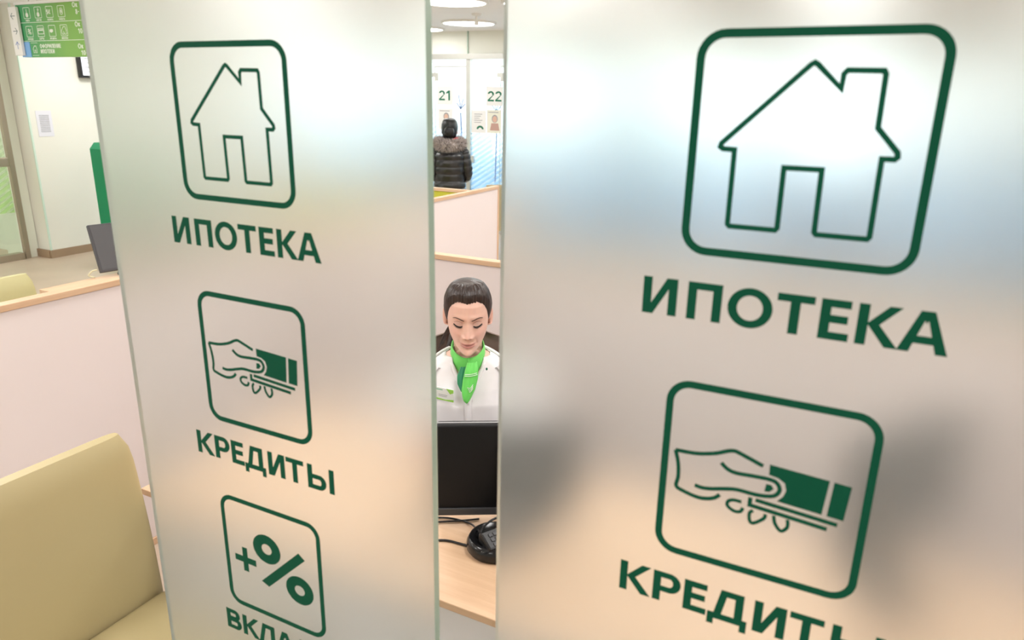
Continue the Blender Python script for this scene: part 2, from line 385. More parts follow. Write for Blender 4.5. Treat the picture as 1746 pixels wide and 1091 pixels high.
# far outside wall with window openings behind the booths
def far_wall():
    bm = bmesh.new()
    abox(bm, (-8.2, YW, 0), (XR, YW+.15, .75)); abox(bm, (-8.2, YW, 2.30), (XR, YW+.15, CEIL))
    x = -8.2
    while x < -1.5:
        abox(bm, (x, YW, .75), (x+.30, YW+.15, 2.30)); x += 1.62
    abox(bm, (x, YW, .75), (XR, YW+.15, 2.30))
    return bm
tag(bm_to('wall_far', far_wall(), WHITE), kind='structure')
x = -7.9; k = 1
while x < -1.5:
    fr = bmesh.new(); x1 = min(x+1.32, XR)
    for lo, hi in (((x, YW+.03, .75), (x1, YW+.09, .81)), ((x, YW+.03, 2.24), (x1, YW+.09, 2.30)), ((x, YW+.03, .81), (x+.06, YW+.09, 2.24)),
                   ((x1-.06, YW+.03, .81), (x1, YW+.09, 2.24)), (((x+x1)/2-.03, YW+.03, .81), ((x+x1)/2+.03, YW+.09, 2.24))): abox(fr, lo, hi)
    wo = tag(bm_to('window_%d' % k, fr, WHITE), kind='structure')
    box('pane', (x+.06, YW+.055, .81), ((x+x1)/2-.03, YW+.061, 2.24), GLASS, wo)
    box('pane', ((x+x1)/2+.03, YW+.055, .81), (x1-.06, YW+.061, 2.24), GLASS, wo)
    x += 1.62; k += 1
# white side walls between the booths
for i, xs in enumerate([-7.0, -5.95, -4.0, -3.05, -2.1, -1.1, -.1, .9, 1.9, 2.9]):
    structure('wall_booth_%d' % (i+1), (xs-.03, YG+.08, 0), (xs+.03, YW, 2.2), mat('booth_wall', (.86, .88, .92), .6))

# ------------------------------------------------------------------ glass booth fronts
posts = [-7.9, -6.93, -5.95, -4.965, -3.98, -3.0, -2.02, -1.04, -.06, .92, 1.90, 2.88, 3.86]
for i, px in enumerate(posts):
    structure('trim_%d' % (10+i), (px-.03, YG-.03, .10), (px+.03, YG+.03, 2.215), STEEL)
for i, (a, b) in enumerate(zip(posts, posts[1:])):
    p = box('window_%d' % (20+i), (a+.03, YG-.006, .10), (b-.03, YG+.006, 2.215), GLASS_BLUE); tag(p, kind='structure')
    p.data.transform(Matrix.Translation((0, 0, .10))); p.location.z = 0        # film height is measured from the floor
    # door edge line, hinge and handle of each booth door
    box('door_edge', (-.033, -.009, .10), (-.027, .009, 2.12), EDGE_PALE, p)
    box('door_top_rail', (-.03, -.009, 2.12), (.45, .009, 2.135), STEEL, p)
    hx = -.46
    box('door_handle', (hx, -.05, .92), (hx+.06, -.006, 1.01), STEEL, p, .004)
    obj_bm('door_hinge', lambda b: [abox(b, (-.075, -.02, 2.00), (.03, .02, 2.05)), abox(b, (-.025, -.02, 1.95), (.03, .02, 2.0))], STEEL, p)

def board_sign(name, x0, z0, x1, z1, label, cat, m=PAPER, y=YG-.012):
    return tag(box(name, (x0, y-.004, z0), (x1, y, z1), m), label, cat)
DIG = mat('digit_green', (.004, .16, .085), .5)
for txt, x0, x1, lab in (('21', -5.445, -5.205, 'white square number sign 21 on the glass booth behind the black jacket'),
                         ('22', -4.70, -4.46, 'white square number sign 22 on the glass booth to the right of the steel post')):
    s_ = board_sign('number_sign', x0, 1.65, x1, 1.885, lab, 'sign')
    t_, xe = text2d(txt, 0, 0, .125, .2, .16)
    wdt = xe-.02
    decal('digits', t_, DIG, s_, (-wdt/2, -.0021, .055), (1, 0, 0), (0, 0, 1))
SKINP = mat('print_skin', (.72, .48, .38), .7); PRW = mat('print_cream', (.80, .80, .70), .7)
def poster(x0, z0, x1, z1, kind, lab):
    p = board_sign('poster', x0, z0, x1, z1, lab, 'poster', PRW if kind == 'portrait' else PAPER)
    wd, ht = x1-x0, z1-z0; o = (-wd/2, -.0021, 0)
    ax = ((1, 0, 0), (0, 0, 1))
    if kind == 'text':
        for r in range(5): decal('print_line', rect(.04, ht*(.82-.09*r), wd*(.75-.1*(r % 3)), ht*(.82-.09*r)+.008), INK, p, o, *ax)
        decal('emblem', ring2d(wd*.6, ht*.14, .055, .055, .03, .03, 14, .2, 2.9), DIG, p, o, *ax)
    else:
        decal('print_line', rect(.02, ht*.88, wd*.8, ht*.91), INK, p, o, *ax)
        cx, cz = (wd*.55, ht*.5)
        decal('portrait_body', [[(cx-.07, ht*.12), (cx+.07, ht*.12), (cx+.05, cz-.02), (cx-.05, cz-.02)]], mat('print_coat_'+kind, (.55, .35, .30) if kind == 'portrait' else (.2, .35, .6), .7), p, o, *ax)
        decal('portrait_hair', ring2d(cx, cz+.035, .044, .05, 0.001, .001, 16), INK, p, o, *ax, .0003)
        decal('portrait_face', ring2d(cx, cz+.03, .033, .04, .001, .001, 16), SKINP, p, o, *ax, .0006)
poster(-5.43, 1.33, -5.21, 1.60, 'portrait2', 'small photo poster on the glass below number 21, beside the dark-haired head')
poster(-4.92, 1.305, -4.705, 1.59, 'text', 'white notice with grey text and green emblem right of the steel post')
poster(-4.69, 1.31, -4.48, 1.60, 'portrait', 'cream poster with a portrait photo below number 22')
# blue reed drawing printed on the glass
def reeds(x, z, lab, n=4):
    polys = []
    for i in range(n):
        a = .75+.50*i; l = .10+.04*((i*7) % 3)
        polys += stroke2d([(0, 0), (math.cos(a)*l*.5, math.sin(a)*l*.55), (math.cos(a)*l, math.sin(a)*l)], .012)
    polys += stroke2d([(0, -.05), (.01, -.3), (-.005, -.9)], .016)
    bm = bmesh.new()
    for q in polys:
        t = [bm.verts.new((x+p[0], YG-.0075, z+p[1])) for p in q]; b = [bm.verts.new((x+p[0], YG-.0065, z+p[1])) for p in q]
        bm.faces.new(t)
        for i in range(len(q)): bm.faces.new((b[i], b[(i+1) % len(q)], t[(i+1) % len(q)], t[i]))
    o = bm_to('reed_decal', bm, mat('decal_blue', (.16, .26, .55), .6), None, False, (x, YG-.007, z)); tag(o, lab, 'decal')
reeds(-5.09, 1.60, 'blue reed drawing on the glass left of the steel post')
reeds(-4.56, 1.58, 'blue reed drawing on the glass under number 22')

# ------------------------------------------------------------------ ceiling fittings in view
LAMPM = mat('lamp_diffuser', (1, .99, .96), .5, emit=9)
def ceiling_light(x, y, lab):
    e = empty('ceiling_light', (x, y, CEIL-.02), lab, 'ceiling light', group='round ceiling lights')
    obj_bm('rim', lambda b: [loft(b, [[(r*math.cos(2*math.pi*k/36), r*math.sin(2*math.pi*k/36), z) for k in range(36)] for r, z in ((.285, .0), (.305, -.004), (.31, .02), (.285, .02))], False)], WHITE, e)
    obj_bm('diffuser', lambda b: lathe(b, [(.286, .012), (.28, .0), (.001, -.003)], n=36), LAMPM, e)
ceiling_light(-4.37, 7.47, 'round ceiling light in front of the smoke detector, above the black jacket')
ceiling_light(-5.33, 7.92, 'farthest round ceiling light, beside the left glass panel edge')
ceiling_light(-3.56, 5.82, 'large round ceiling light cut by the top of the picture')
ceiling_light(-2.90, 6.12, 'round ceiling light peeping beside the right glass panel, at the top')
e = empty('smoke_detector', (-3.86, 6.75, CEIL), 'small white smoke detector hanging from the ceiling between lamps', 'detector')
obj_bm('base_ring', lambda b: lathe(b, [(.05, 0), (.05, -.015), (.035, -.025), (.012, -.028)]), WHITE, e)
obj_bm('stem', lambda b: lathe(b, [(.012, -.02), (.012, -.07), (.022, -.085), (.022, -.105), (.005, -.11)]), WHITE, e)

# ------------------------------------------------------------------ glazed door on the left
tag(box('trim_30', (XL-.02, 4.42, 0), (XL+.03, 4.47, CEIL), ALU), kind='structure')
tag(box('trim_31', (XL-.05, 2.2, 0), (XL+.04, 4.40, .07), ALU), kind='structure')
tag(box('wall_door_reveal', (XL-.4, 4.47, 0), (XL+.0, 4.575, CEIL), WALLG), kind='structure')
dl = box('door_1', (XL-.006, 2.25, .07), (XL+.006, 4.40, CEIL-.02), GLASS_GREEN); tag(dl, kind='structure')
dl.data.transform(Matrix.Translation((0, 0, .07))); dl.location.z = 0
box('door_handle', (.006, .95, .98), (.07, 1.07, 1.07), ALU, dl, .006)

# ------------------------------------------------------------------ frosted glass panels with icons
PY = .6826; SZ = .2
HOUSE = [(.482, -.147), (.495, -.140), (.508, -.147), (.61, -.243), (.612, -.185), (.625, -.17), (.76, -.172), (.768, -.185), (.77, -.395), (.857, -.49), (.86, -.508), (.85, -.518), (.803, -.518), (.805, -.845), (.797, -.855),
         (.593, -.855), (.584, -.845), (.58, -.575), (.425, -.575), (.428, -.842), (.42, -.852), (.218, -.852), (.209, -.842), (.206, -.508), (.155, -.506), (.142, -.497), (.146, -.482)]
HS = dict(A=[(.07, -.391), (.175, -.385), (.27, -.361), (.33, -.333), (.36, -.325), (.39, -.331), (.505, -.371)],
 W=[(.07, -.391), (.09, -.465), (.096, -.54), (.09, -.595), (.13, -.615), (.2, -.63), (.25, -.626), (.29, -.61), (.315, -.585)],
 T=[(.305, -.405), (.34, -.432), (.385, -.442), (.47, -.437), (.545, -.435), (.58, -.447), (.595, -.481), (.575, -.516), (.53, -.531), (.475, -.535), (.395, -.533), (.335, -.545), (.27, -.563), (.225, -.570), (.185, -.565)],
 f1=[(.425, -.595), (.385, -.595), (.36, -.61), (.36, -.636), (.395, -.656), (.425, -.650), (.435, -.626)],
 f2=[(.485, -.626), (.47, -.646), (.475, -.686), (.495, -.696), (.54, -.656), (.545, -.63)],
 f3=[(.585, -.626), (.595, -.666), (.625, -.700), (.65, -.68), (.655, -.656), (.65, -.63)])
HB = [[(.535, -.355), (.810, -.371), (.797, -.557), (.59, -.543), (.615, -.511), (.625, -.475), (.615, -.437), (.58, -.417), (.537, -.411)],
      [(.83, -.373), (.907, -.378), (.895, -.562), (.82, -.557)], [(.53, -.463), (.555, -.464), (.567, -.481), (.55, -.502), (.526, -.505)]]
HL = [[(.49, -.565), (.872, -.592)], [(.465, -.558), (.465, -.600), (.830, -.627)]]
def smooth2d(p, n=5): return [(v[0], v[1]) for v in catmull([(q[0], q[1], 0) for q in p], n)]
WORDS = {'ИПОТЕКА': [(-.165, .007), (.058, .222), (.250, .455), (.470, .632), (.658, .785), (.812, .985), (.980, 1.175)],
         'КРЕДИТЫ': [(-.178, .0), (.014, .168), (.186, .312), (.320, .527), (.555, .715), (.730, .893), (.930, 1.168)],
         'ВКЛАДЫ': [(-.075, .085), (.108, .285), (.283, .455), (.470, .660), (.662, .868), (.895, 1.115)]}
def word_polys(word, y0, h=.187):
    out = []
    for ch, (a, b) in zip(word, WORDS[word]):
        out += [[(p[0]+a, p[1]+y0) for p in q] for q in glyph(ch, b-a, h, .0435, .036)]
    return out
ICON_Z = (1.81098, 1.4821, 1.15632)
def glass_panel(x0, x1, icon_x, label):
    cx = (x0+x1)/2; T = .012; ZB, ZT = .03, 2.30
    bm = bmesh.new(); abox(bm, (x0-cx, 0, ZB), (x1-cx, T, ZT))
    bmesh.ops.recalc_face_normals(bm, faces=bm.faces)
    me = bpy.data.meshes.new('frosted_glass_panel'); me.materials.append(FROST); me.materials.append(EDGE)
    for f in bm.faces: f.material_index = 0 if abs(f.normal.y) > .5 else 1
    bm.to_mesh(me); bm.free()
    p = link('frosted_glass_panel', me); p.location = (cx, PY, 0); tag(p, label, 'glass panel')
    def D(name, polys, zi): decal(name, polys, GREEN, p, (icon_x-cx, 0, ICON_Z[zi]), (SZ, 0, 0), (0, 0, SZ), .0004)
    for zi, word in enumerate(('ИПОТЕКА', 'КРЕДИТЫ', 'ВКЛАДЫ')):
        D('icon_frame', stroke2d(rrect_path(.018, -.982, .982, -.018, .103), .0375, True), zi)
        D('lettering', word_polys(word, (-1.322, -1.325, -1.285)[zi]), zi)
    D('house_symbol', stroke2d(HOUSE, .0235, True), 0)
    hp = []
    for k, l in HS.items(): hp += stroke2d(smooth2d(l), .0205 if k[0] != 'f' else .0175)
    for l in HL: hp += stroke2d(l, .021)
    D('hand_symbol', hp, 1); D('banknote_symbol', HB, 1)
    D('percent_symbol', ring2d(.455, -.372, .14, .125, .052, .046)+ring2d(.765, -.632, .135, .122, .05, .044)+[[(.372, -.682), (.778, -.300), (.838, -.345), (.447, -.712)]]
      +rect(.105, -.572, .327, -.518)+rect(.188, -.65, .24, -.435), 2)
    for cxx in (x0+.1, x1-.1): box('floor_clamp', (cxx-cx-.04, -.015, 0), (cxx-cx+.04, .025, .09), STEEL, p, .004)
    return p
glass_panel(-1.016, -.452, -.848, 'left frosted glass panel with green house, hand and percent icons')
glass_panel(-.359, .205, -.1641, 'right frosted glass panel, the nearer one, with large green house icon')

# ------------------------------------------------------------------ partitions
def partition(lo, hi, axis, label, face=FABRIC, face2=None, end0=True, end1=True, rail=.045):
    """screen wall along axis 0/1: posts, top rail, base rail and inset panel. lo/hi: start/end of the run, at height hi[2]"""
    L = hi[axis]-lo[axis]; th = .045; top = hi[2]
    e = empty('partition_screen', (lo[0], lo[1], 0), label, 'partition')
    def B(name, a0, a1, z0, z1, t, m, bev=.002):
        if axis == 0: return box(name, (a0, -t/2, z0), (a1, t/2, z1), m, e, bev)
        return box(name, (-t/2, a0, z0), (t/2, a1, z1), m, e, bev)
    B('top_rail', 0, L, top-.022, top, th, WX if axis == 0 else WY)
    B('base_rail', 0, L, 0, .03, th, WX if axis == 0 else WY)
    B('panel', .012, L-.012, .03, top-.022, th-.014, face)
    if end0: B('post', 0, .014, .03, top-.022, th, WZ)
    if end1: B('post', L-.014, L, .03, top-.022, th, WZ)
    return e
partition((-2.42, .1, 0), (-2.42, 2.575, 1.1), 1, 'pale pink partition with wooden rail beside the near olive chair')
partition((-2.44, 2.60, 0), (.62, 2.60, 1.1), 0, 'pale pink partition with wooden rail behind the seated woman')
partition((-2.66, 2.65, 0), (-2.66, 4.98, 1.1), 1, 'pale pink partition with tall wooden end post below the black jacket')
partition((-4.6, 4.60, 0), (-2.69, 4.60, 1.1), 0, 'olive green partition with wooden rail, farthest of the screens', OLIVEP)
partition((.62, 1.1, 0), (.62, 2.57, 1.1), 1, 'partition with wooden rail hidden behind the right frosted panel')

# ------------------------------------------------------------------ desk of the seated woman
desk = empty('desk', (-.6, 1.063, 0), 'light wood office desk with white front panel seen between the glass panels', 'desk')
box('desktop', (-1.02, 0, .732), (1.18, .64, .75), WX, desk, .002)
box('front_panel', (-.985, .035, .04), (1.16, .055, .732), mat('front_panel_white', (.88, .88, .92), .5), desk)
box('side_panel', (-1.01, .02, 0), (-.985, .62, .732), mat('side_panel_white', (.78, .78, .80), .5), desk, .002)
box('side_panel', (1.155, .02, 0), (1.18, .62, .732), WX, desk, .002)

# monitor (back towards the camera)
mon = empty('monitor', (-.689, 1.378, .75), 'black monitor seen from behind in front of the seated woman', 'monitor', .53)
o_ = obj_bm('housing', lambda b: abox(b, (-.175, .0, .032), (.175, .030, .268), .006, 3), mat('monitor_black', (.010, .010, .011), .55, spec=.25), mon); autosmooth(o_)
obj_bm('rear_cover', lambda b: abox(b, (-.034, -.016, .07), (.10, .004, .215), .006), mat('black_cover', (.014, .014, .015), .5, spec=.25), mon)
box('lower_lip', (-.175, -.005, .032), (.175, .002, .050), DARKGREY, mon, .001)
box('top_lip', (-.174, .012, .267), (.174, .018, .2692), mat('bezel_silver', (.30, .30, .31), .3), mon)
box('screen', (-.165, .0295, .055), (.165, .032, .258), DARKGREY, mon)
obj_bm('vent_slots', lambda b: [abox(b, (-.02, -.0175, .16+.011*i), (.08, -.0155, .164+.011*i)) for i in range(4)], DARKGREY, mon)
obj_bm('stand_neck', lambda b: abox(b, (.0, -.010, .01), (.07, .012, .1), .004), BLACKP, mon)
obj_bm('stand_foot', lambda b: lathe(b, [(.001, 0), (.075, 0), (.075, .008), (.068, .013), (.001, .016)], (.045, .04, 0)), BLACKP, mon)

# black round docking stand with a small terminal and cables
dk = empty('terminal_stand', (-.676, 1.278, .75), 'black round stand holding a small terminal on the desk', 'terminal')
obj_bm('dish', lambda b: lathe(b, [(.001, 0), (.062, 0), (.066, .006), (.066, .020), (.060, .032), (.052, .034), (.048, .020), (.001, .018)], n=40), BLACKG, dk, True)
def term(b):
    b2 = bmesh.new(); abox(b2, (-.02, -.05, 0), (.03, .05, .022), .005); merge(b, b2, Matrix.Translation((.012, .0, .030)) @ Matrix.Rotation(-.5, 4, 'Z') @ Matrix.Rotation(.45, 4, 'Y'))
obj_bm('terminal_body', term, BLACKP, dk)
def keys(b):
    for i in range(3):
        for j in range(4):
            b2 = bmesh.new(); abox(b2, (-.008+.012*i, -.035+.012*j, .022), (.001+.012*i, -.026+.012*j, .0245), .001)
            merge(b, b2, Matrix.Translation((.012, 0, .030)) @ Matrix.Rotation(-.5, 4, 'Z') @ Matrix.Rotation(.45, 4, 'Y'))
obj_bm('keypad', keys, DARKGREY, dk)
def stand_cable(pts, r):
    obj_bm('cable', lambda b: tube(b, [Vector(p)-Vector((-.665, 1.235, .75)) for p in pts], r, 8, 8), BLACKP, dk, True)
def cable(name, pts, r, lab, m=BLACKP):
    org = Vector(pts[0]); o = obj_bm(name, lambda b: tube(b, [Vector(p)-org for p in pts], r, 8, 8), m, None, True); o.location = org
    return tag(o, lab, 'cable')
stand_cable([(-.655, 1.33, .79), (-.668, 1.30, .80), (-.69, 1.262, .80), (-.70, 1.23, .785), (-.685, 1.205, .775), (-.65, 1.20, .772)], .0026)
stand_cable([(-.93, 1.24, .7535), (-.87, 1.262, .7535), (-.82, 1.285, .7535), (-.77, 1.29, .7535), (-.735, 1.265, .765), (-.70, 1.225, .787), (-.66, 1.20, .785)], .0024)
stand_cable([(-0.949, 1.197, .7535), (-0.859, 1.242, .7535), (-0.829, 1.262, .7535), (-0.789, 1.289, .7535), (-0.754, 1.317, .7535)], .0024)
stand_cable([(-.92, 1.13, .7535), (-.83, 1.172, .7535), (-.78, 1.20, .7535), (-.745, 1.205, .7535), (-.716, 1.206, .7545)], .0028)

# second monitor, only a dark blur behind the right frosted panel
pr = empty('monitor', (.135, 1.55, .75), 'dark monitor, only a blur behind the right frosted panel', 'monitor', 1.0)
obj_bm('housing', lambda b: abox(b, (-.19, -.02, .11), (.19, .025, .39), .008), mat('device_dark', (.025, .02, .018), .5), pr)
box('screen', (-.18, -.0215, .125), (.18, -.0195, .38), BLACKP, pr)
obj_bm('stand_neck', lambda b: abox(b, (-.03, .005, .01), (.03, .035, .12), .004), BLACKP, pr)
obj_bm('stand_foot', lambda b: lathe(b, [(.001, 0), (.08, 0), (.08, .008), (.07, .013), (.001, .016)], (0, .0, 0)), BLACKP, pr)

# ------------------------------------------------------------------ upholstered visitor chairs
def visitor_chair(loc, rz, lab, m, seat_h=.46, back_h=.90, wd=.50):
    """faces +x in its own frame; back slab at x<0"""
    e = empty('visitor_chair', loc, lab, 'chair', rz, 'upholstered visitor chairs')
    def backrest(b):
        rings = []
        prof = [(-.035, seat_h-.06), (-.035, seat_h+.05), (-.045, seat_h+.2), (-.06, back_h-.06), (-.066, back_h-.012)]
        N = 24
        zs = np.linspace(seat_h-.10, back_h, 16)
        for k, z in enumerate(zs):
            t = (z-zs[0])/(zs[-1]-zs[0]); xc = -.03-.045*t*t; th = .034-.006*t
            hw = wd/2-.006*t
            if k == len(zs)-1: th *= .55; hw -= .018
            if k == len(zs)-2: hw -= .004
            ring = []
            for q in range(40):
                a = 2*math.pi*q/40; c_, s_ = math.cos(a), math.sin(a)
                ring.append((xc+th*math.copysign(abs(c_)**.55, c_)+.012*(1-(s_)**2)*0, hw*math.copysign(abs(s_)**.22, s_), z))
            rings.append(ring)
        loft(b, rings)
    autosmooth(obj_bm('backrest', backrest, m, e), .9)
    autosmooth(obj_bm('seat', lambda b: abox(b, (.004, -wd/2+.004, seat_h-.10), (.46, wd/2-.004, seat_h), .022, 4), m, e), .9)
    for lx in (-.04, .42):
        for ly in (-wd/2+.04, wd/2-.04):
            obj_bm('leg', lambda b: loft(b, [[(lx+s*h, ly+t*h, z) for s, t in ((-1, -1), (1, -1), (1, 1), (-1, 1))] for z, h in ((0, .014), (seat_h-.10, .021))]), mat('chair_leg_wood', (.30, .19, .11), .5), e)
    return e
visitor_chair((-1.536, .79, 0), 0, 'olive beige leather visitor chair in the foreground, beside the left glass panel', LEATHER, .50, .932)
visitor_chair((-3.52, 1.72, 0), 0, 'lime upholstered chair showing its top over the left partition', LEATHER2, .47, .905)
visitor_chair((-3.62, 7.0, 0), 2.2, 'beige chair standing in front of the booths, right of the end post', mat('beige_leather', (.42, .36, .22), .5, var=.05), .46, .86)
# neighbouring desk and monitor beyond the left partition
d2 = empty('desk', (-3.9, 2.05, 0), 'light wood desk beyond the left partition under a tilted monitor', 'desk')
box('desktop', (.06, .08, .722), (1.40, .52, .75), WY, d2, .002)
box('side_panel', (.08, .10, 0), (1.38, .125, .722), WY, d2); box('side_panel', (.08, .48, 0), (1.38, .505, .722), WY, d2)
m2 = empty('monitor', (-3.78, 2.47, .75), 'dark tilted monitor beside the left frosted panel edge', 'monitor', 1.37)
def m2b(b):
    b2 = bmesh.new(); abox(b2, (-.03, -.012, .03), (.36, .012, .30), .005); merge(b, b2, Matrix.Rotation(-.33, 4, 'X'))
obj_bm('housing', m2b, DARKGREY, m2)
def m2s(b):
    b2 = bmesh.new(); abox(b2, (-.02, -.0135, .045), (.35, -.0115, .29)); merge(b, b2, Matrix.Rotation(-.33, 4, 'X'))
obj_bm('screen', m2s, mat('screen_grey', (.07, .07, .075), .35), m2)
obj_bm('stand_foot', lambda b: lathe(b, [(.001, 0), (.09, 0), (.085, .012), (.02, .016), (.02, .06), (.001, .06)], (.16, .02, 0)), BLACKP, m2)
cable('cable', [(-3.80, 2.43, .80), (-3.83, 2.42, .79), (-3.85, 2.41, .765), (-3.83, 2.43, .7535)], .004, 'short pale cable under the tilted monitor', mat('cable_cream', (.75, .72, .5), .5))

# ------------------------------------------------------------------ left wall items
n = tag(box('notice_paper', (-7.9, 4.655, 1.275), (-7.896, 4.815, 1.535), PAPERG), 'white printed notice taped to the pale wall under the hanging sign', 'notice')
for r in range(12): decal('print_line', rect(.03, .045+.015*r, .13, .052+.015*r), INK, n, (.0021, -.08, 0), (0, 1, 0), (0, 0, 1), .0004)
tv = empty('wall_screen', (-7.86, 5.42, 1.875), 'black framed wall screen behind the hanging green sign', 'screen')
box('housing', (-.03, -.25, 0), (.02, .25, .30), BLACKP, tv, .004)
box('display', (.0195, -.225, .025), (.022, .225, .275), SCREENW, tv)
for r in range(4): decal('screen_text', rect(.02, .06+.045*r, .25, .068+.045*r), INK, tv, (.0222, -.22, 0), (0, 1, 0), (0, 0, 1), .0004)
ks = empty('green_kiosk', (-7.0, 4.97, 0), 'tall green self-service stand against the pale wall behind the left panel', 'kiosk')
obj_bm('column', lambda b: loft(b, [[(-.22, -.235, z), (.22, -.235, z), (.22, .25, z), (-.22, .25, z)] for z in (.05, 1.18)]+[[(-.22, -.18, 1.24), (.22, -.18, 1.24), (.22, .25, 1.24), (-.22, .25, 1.24)]]), KIOSKG, ks)
box('plinth', (-.24, -.23, 0), (.24, .26, .05), DARKGREY, ks); box('side_trim', (.22, -.15, .1), (.226, .2, 1.1), mat('kiosk_trim', (.02, .4, .16), .4), ks)

# hanging direction sign
sg = empty('hanging_sign', (-6.53, 3.83, 2.0), 'green hanging direction sign with white icons and white arrow strip', 'sign')
def sgrad():
    m = bpy.data.materials.new('sign_green'); m.use_nodes = True; nt = m.node_tree; b = nt.nodes['Principled BSDF']
    tc = nt.nodes.new('ShaderNodeTexCoord'); sx = nt.nodes.new('ShaderNodeSeparateXYZ'); rp = nt.nodes.new('ShaderNodeValToRGB')
    nt.links.new(tc.outputs['Object'], sx.inputs[0]); nt.links.new(sx.outputs[0], rp.inputs[0]); nt.links.new(rp.outputs[0], b.inputs['Base Color'])
    rp.color_ramp.elements[0].color = (.045, .36, .15, 1); rp.color_ramp.elements[1].color = (.22, .47, .09, 1); rp.color_ramp.elements[1].position = .6
    b.inputs['Roughness'].default_value = .35; return m
SGM = sgrad()
box('board', (0, 0, 0), (1.25, .05, .40), SGM, sg, .003)
box('top_profile', (-.005, -.008, .40), (1.255, .058, .42), WHITE, sg, .002)
box('blue_corner', (-.002, -.004, 0), (.12, .0, .118), mat('sign_blue', (.22, .47, .85), .4), sg)
box('arrow_strip', (-.055, -.03, .012), (.050, -.006, .385), WHITE, sg, .003)
for s_ in (.15, 1.1): obj_bm('hanger_rod', lambda b: tube(b, [(s_, .025, .42), (s_, .025, CEIL-2.0)], .006), STEEL, sg)
SA = ((1, 0, 0), (0, 0, 1))
ARW = mat('arrow_grey', (.10, .16, .18), .5); SW = mat('sign_white', (.85, .90, .82), .5)
def arrow(x, z, d, m):
    dx, dz = d; px, pz = -dz, dx; L = .028
    pol = stroke2d([(x-dx*L, z-dz*L), (x+dx*L, z+dz*L)], .005)+stroke2d([(x+dx*.004+px*.024, z+dz*.004+pz*.024), (x+dx*L, z+dz*L), (x+dx*.004-px*.024, z+dz*.004-pz*.024)], .005)
    decal('arrow', pol, m, sg, (0, -.0301, 0), *SA, .0005)
arrow(0, .315, (-1, 0), ARW); arrow(0, .20, (1, 0), ARW); arrow(0, .09, (0, 1), mat('arrow_blue', (.15, .25, .6), .5))
for z in (.262, .122): decal('divider_line', rect(.04, z, 1.25, z+.004), SW, sg, (0, -.0002, 0), *SA, .0006)
def sicon(x, z, kind, word):
    wd, ht = .085, .082
    pol = stroke2d(rrect_path(x, z, x+wd, z+ht, .008, 3), .004, True)
    cx, cz = x+wd/2, z+ht/2
    if kind == 'up': pol += rect(cx-.003, cz, cx+.003, cz+.03)+ring2d(cx, cz-.015, .018, .018, .001, .001, 10)
    if kind == 'dn': pol += ring2d(cx+.006, cz+.022, .009, .009, .004, .004, 10)+ring2d(cx, cz-.015, .018, .018, .001, .001, 10)+rect(cx, cz, cx+.006, cz+.015)
    if kind == '$€': t, _ = text2d('$€', 0, 0, .034, .2, .1); pol += [[(p[0]+x+.004, p[1]+cz-.016) for p in q] for q in t]
    if kind == 'coin': pol += ring2d(cx, cz, .021, .026, .017, .022, 16)+ring2d(cx, cz, .01, .014, .001, .001, 10)
    if kind == '%': pol += ring2d(cx-.008, cz+.012, .01, .011, .004, .005, 10)+ring2d(cx+.012, cz-.012, .01, .011, .004, .005, 10)+stroke2d([(cx-.015, cz-.018), (cx+.018, cz+.018)], .006)+rect(cx-.024, cz-.003, cx-.012, cz+.002)
    if kind == 'card': pol += stroke2d(rrect_path(x+.008, cz-.02, x+wd-.008, cz+.022, .004, 3), .005, True)+rect(x+.008, cz+.004, x+wd-.008, cz+.014)
    if kind == 'hand': pol += [[(x+.01, cz-.008), (x+.03, cz-.014), (x+.052, cz-.006), (x+.052, cz+.010), (x+.03, cz+.014), (x+.01, cz+.008)]]
    if kind == 'house': pol += stroke2d([(x+wd*(.5+(p[0]-.5)*1.0), z+ht*(1+p[1])) for p in HOUSE[::2]], .004, True)
    decal('service_icon', pol, SW, sg, (0, -.0002, 0), *SA, .0006)
    t, xe = text2d(word, 0, 0, .013, .24, .2, .8); decal('service_caption', [[(p[0]+cx-xe/2, p[1]+z-.022) for p in q] for q in t], SW, sg, (0, -.0002, 0), *SA, .0006)
for i, (k_, wd_) in enumerate((('up', 'СНЯТЬ'), ('dn', 'ВНЕСТИ'), ('$€', 'ВАЛЮТА'), ('coin', 'МОНЕТЫ'))): sicon(.10+.15*i, .295, k_, wd_)
for i, (k_, wd_) in enumerate((('%', 'ВКЛАДЫ'), ('card', 'КАРТЫ'), ('hand', 'КРЕДИТЫ'), ('house', 'ИПОТЕКА'))): sicon(.10+.15*i, .155, k_, wd_)
decal('house_icon', stroke2d([(.14+.075*p[0], .100+.078*p[1]) for p in HOUSE], .0035, True)+rect(.135, .108, .22, .111)+rect(.135, .012, .22, .015), SW, sg, (0, -.0002, 0), *SA, .0006)
for r_, tx in enumerate(('ОФОРМЛЕНИЕ', 'ИПОТЕКИ')):
    t, _ = text2d(tx, .25, .068-.040*r_, .031, .22, .16, .80); decal('sign_lettering', t, SW, sg, (0, -.0002, 0), *SA, .0006)
for z, tx in ((.33, '8-'), (.19, '10-'), (.03, '10-')):
    t, _ = text2d('Ок', .74, z+.030, .036, .2, .18, .9); decal('sign_lettering', t, SW, sg, (0, -.0002, 0), *SA, .0006)
    t, _ = text2d(tx, .77, z-.020, .036, .2, .18, .9); decal('sign_lettering', t, SW, sg, (0, -.0002, 0), *SA, .0006)
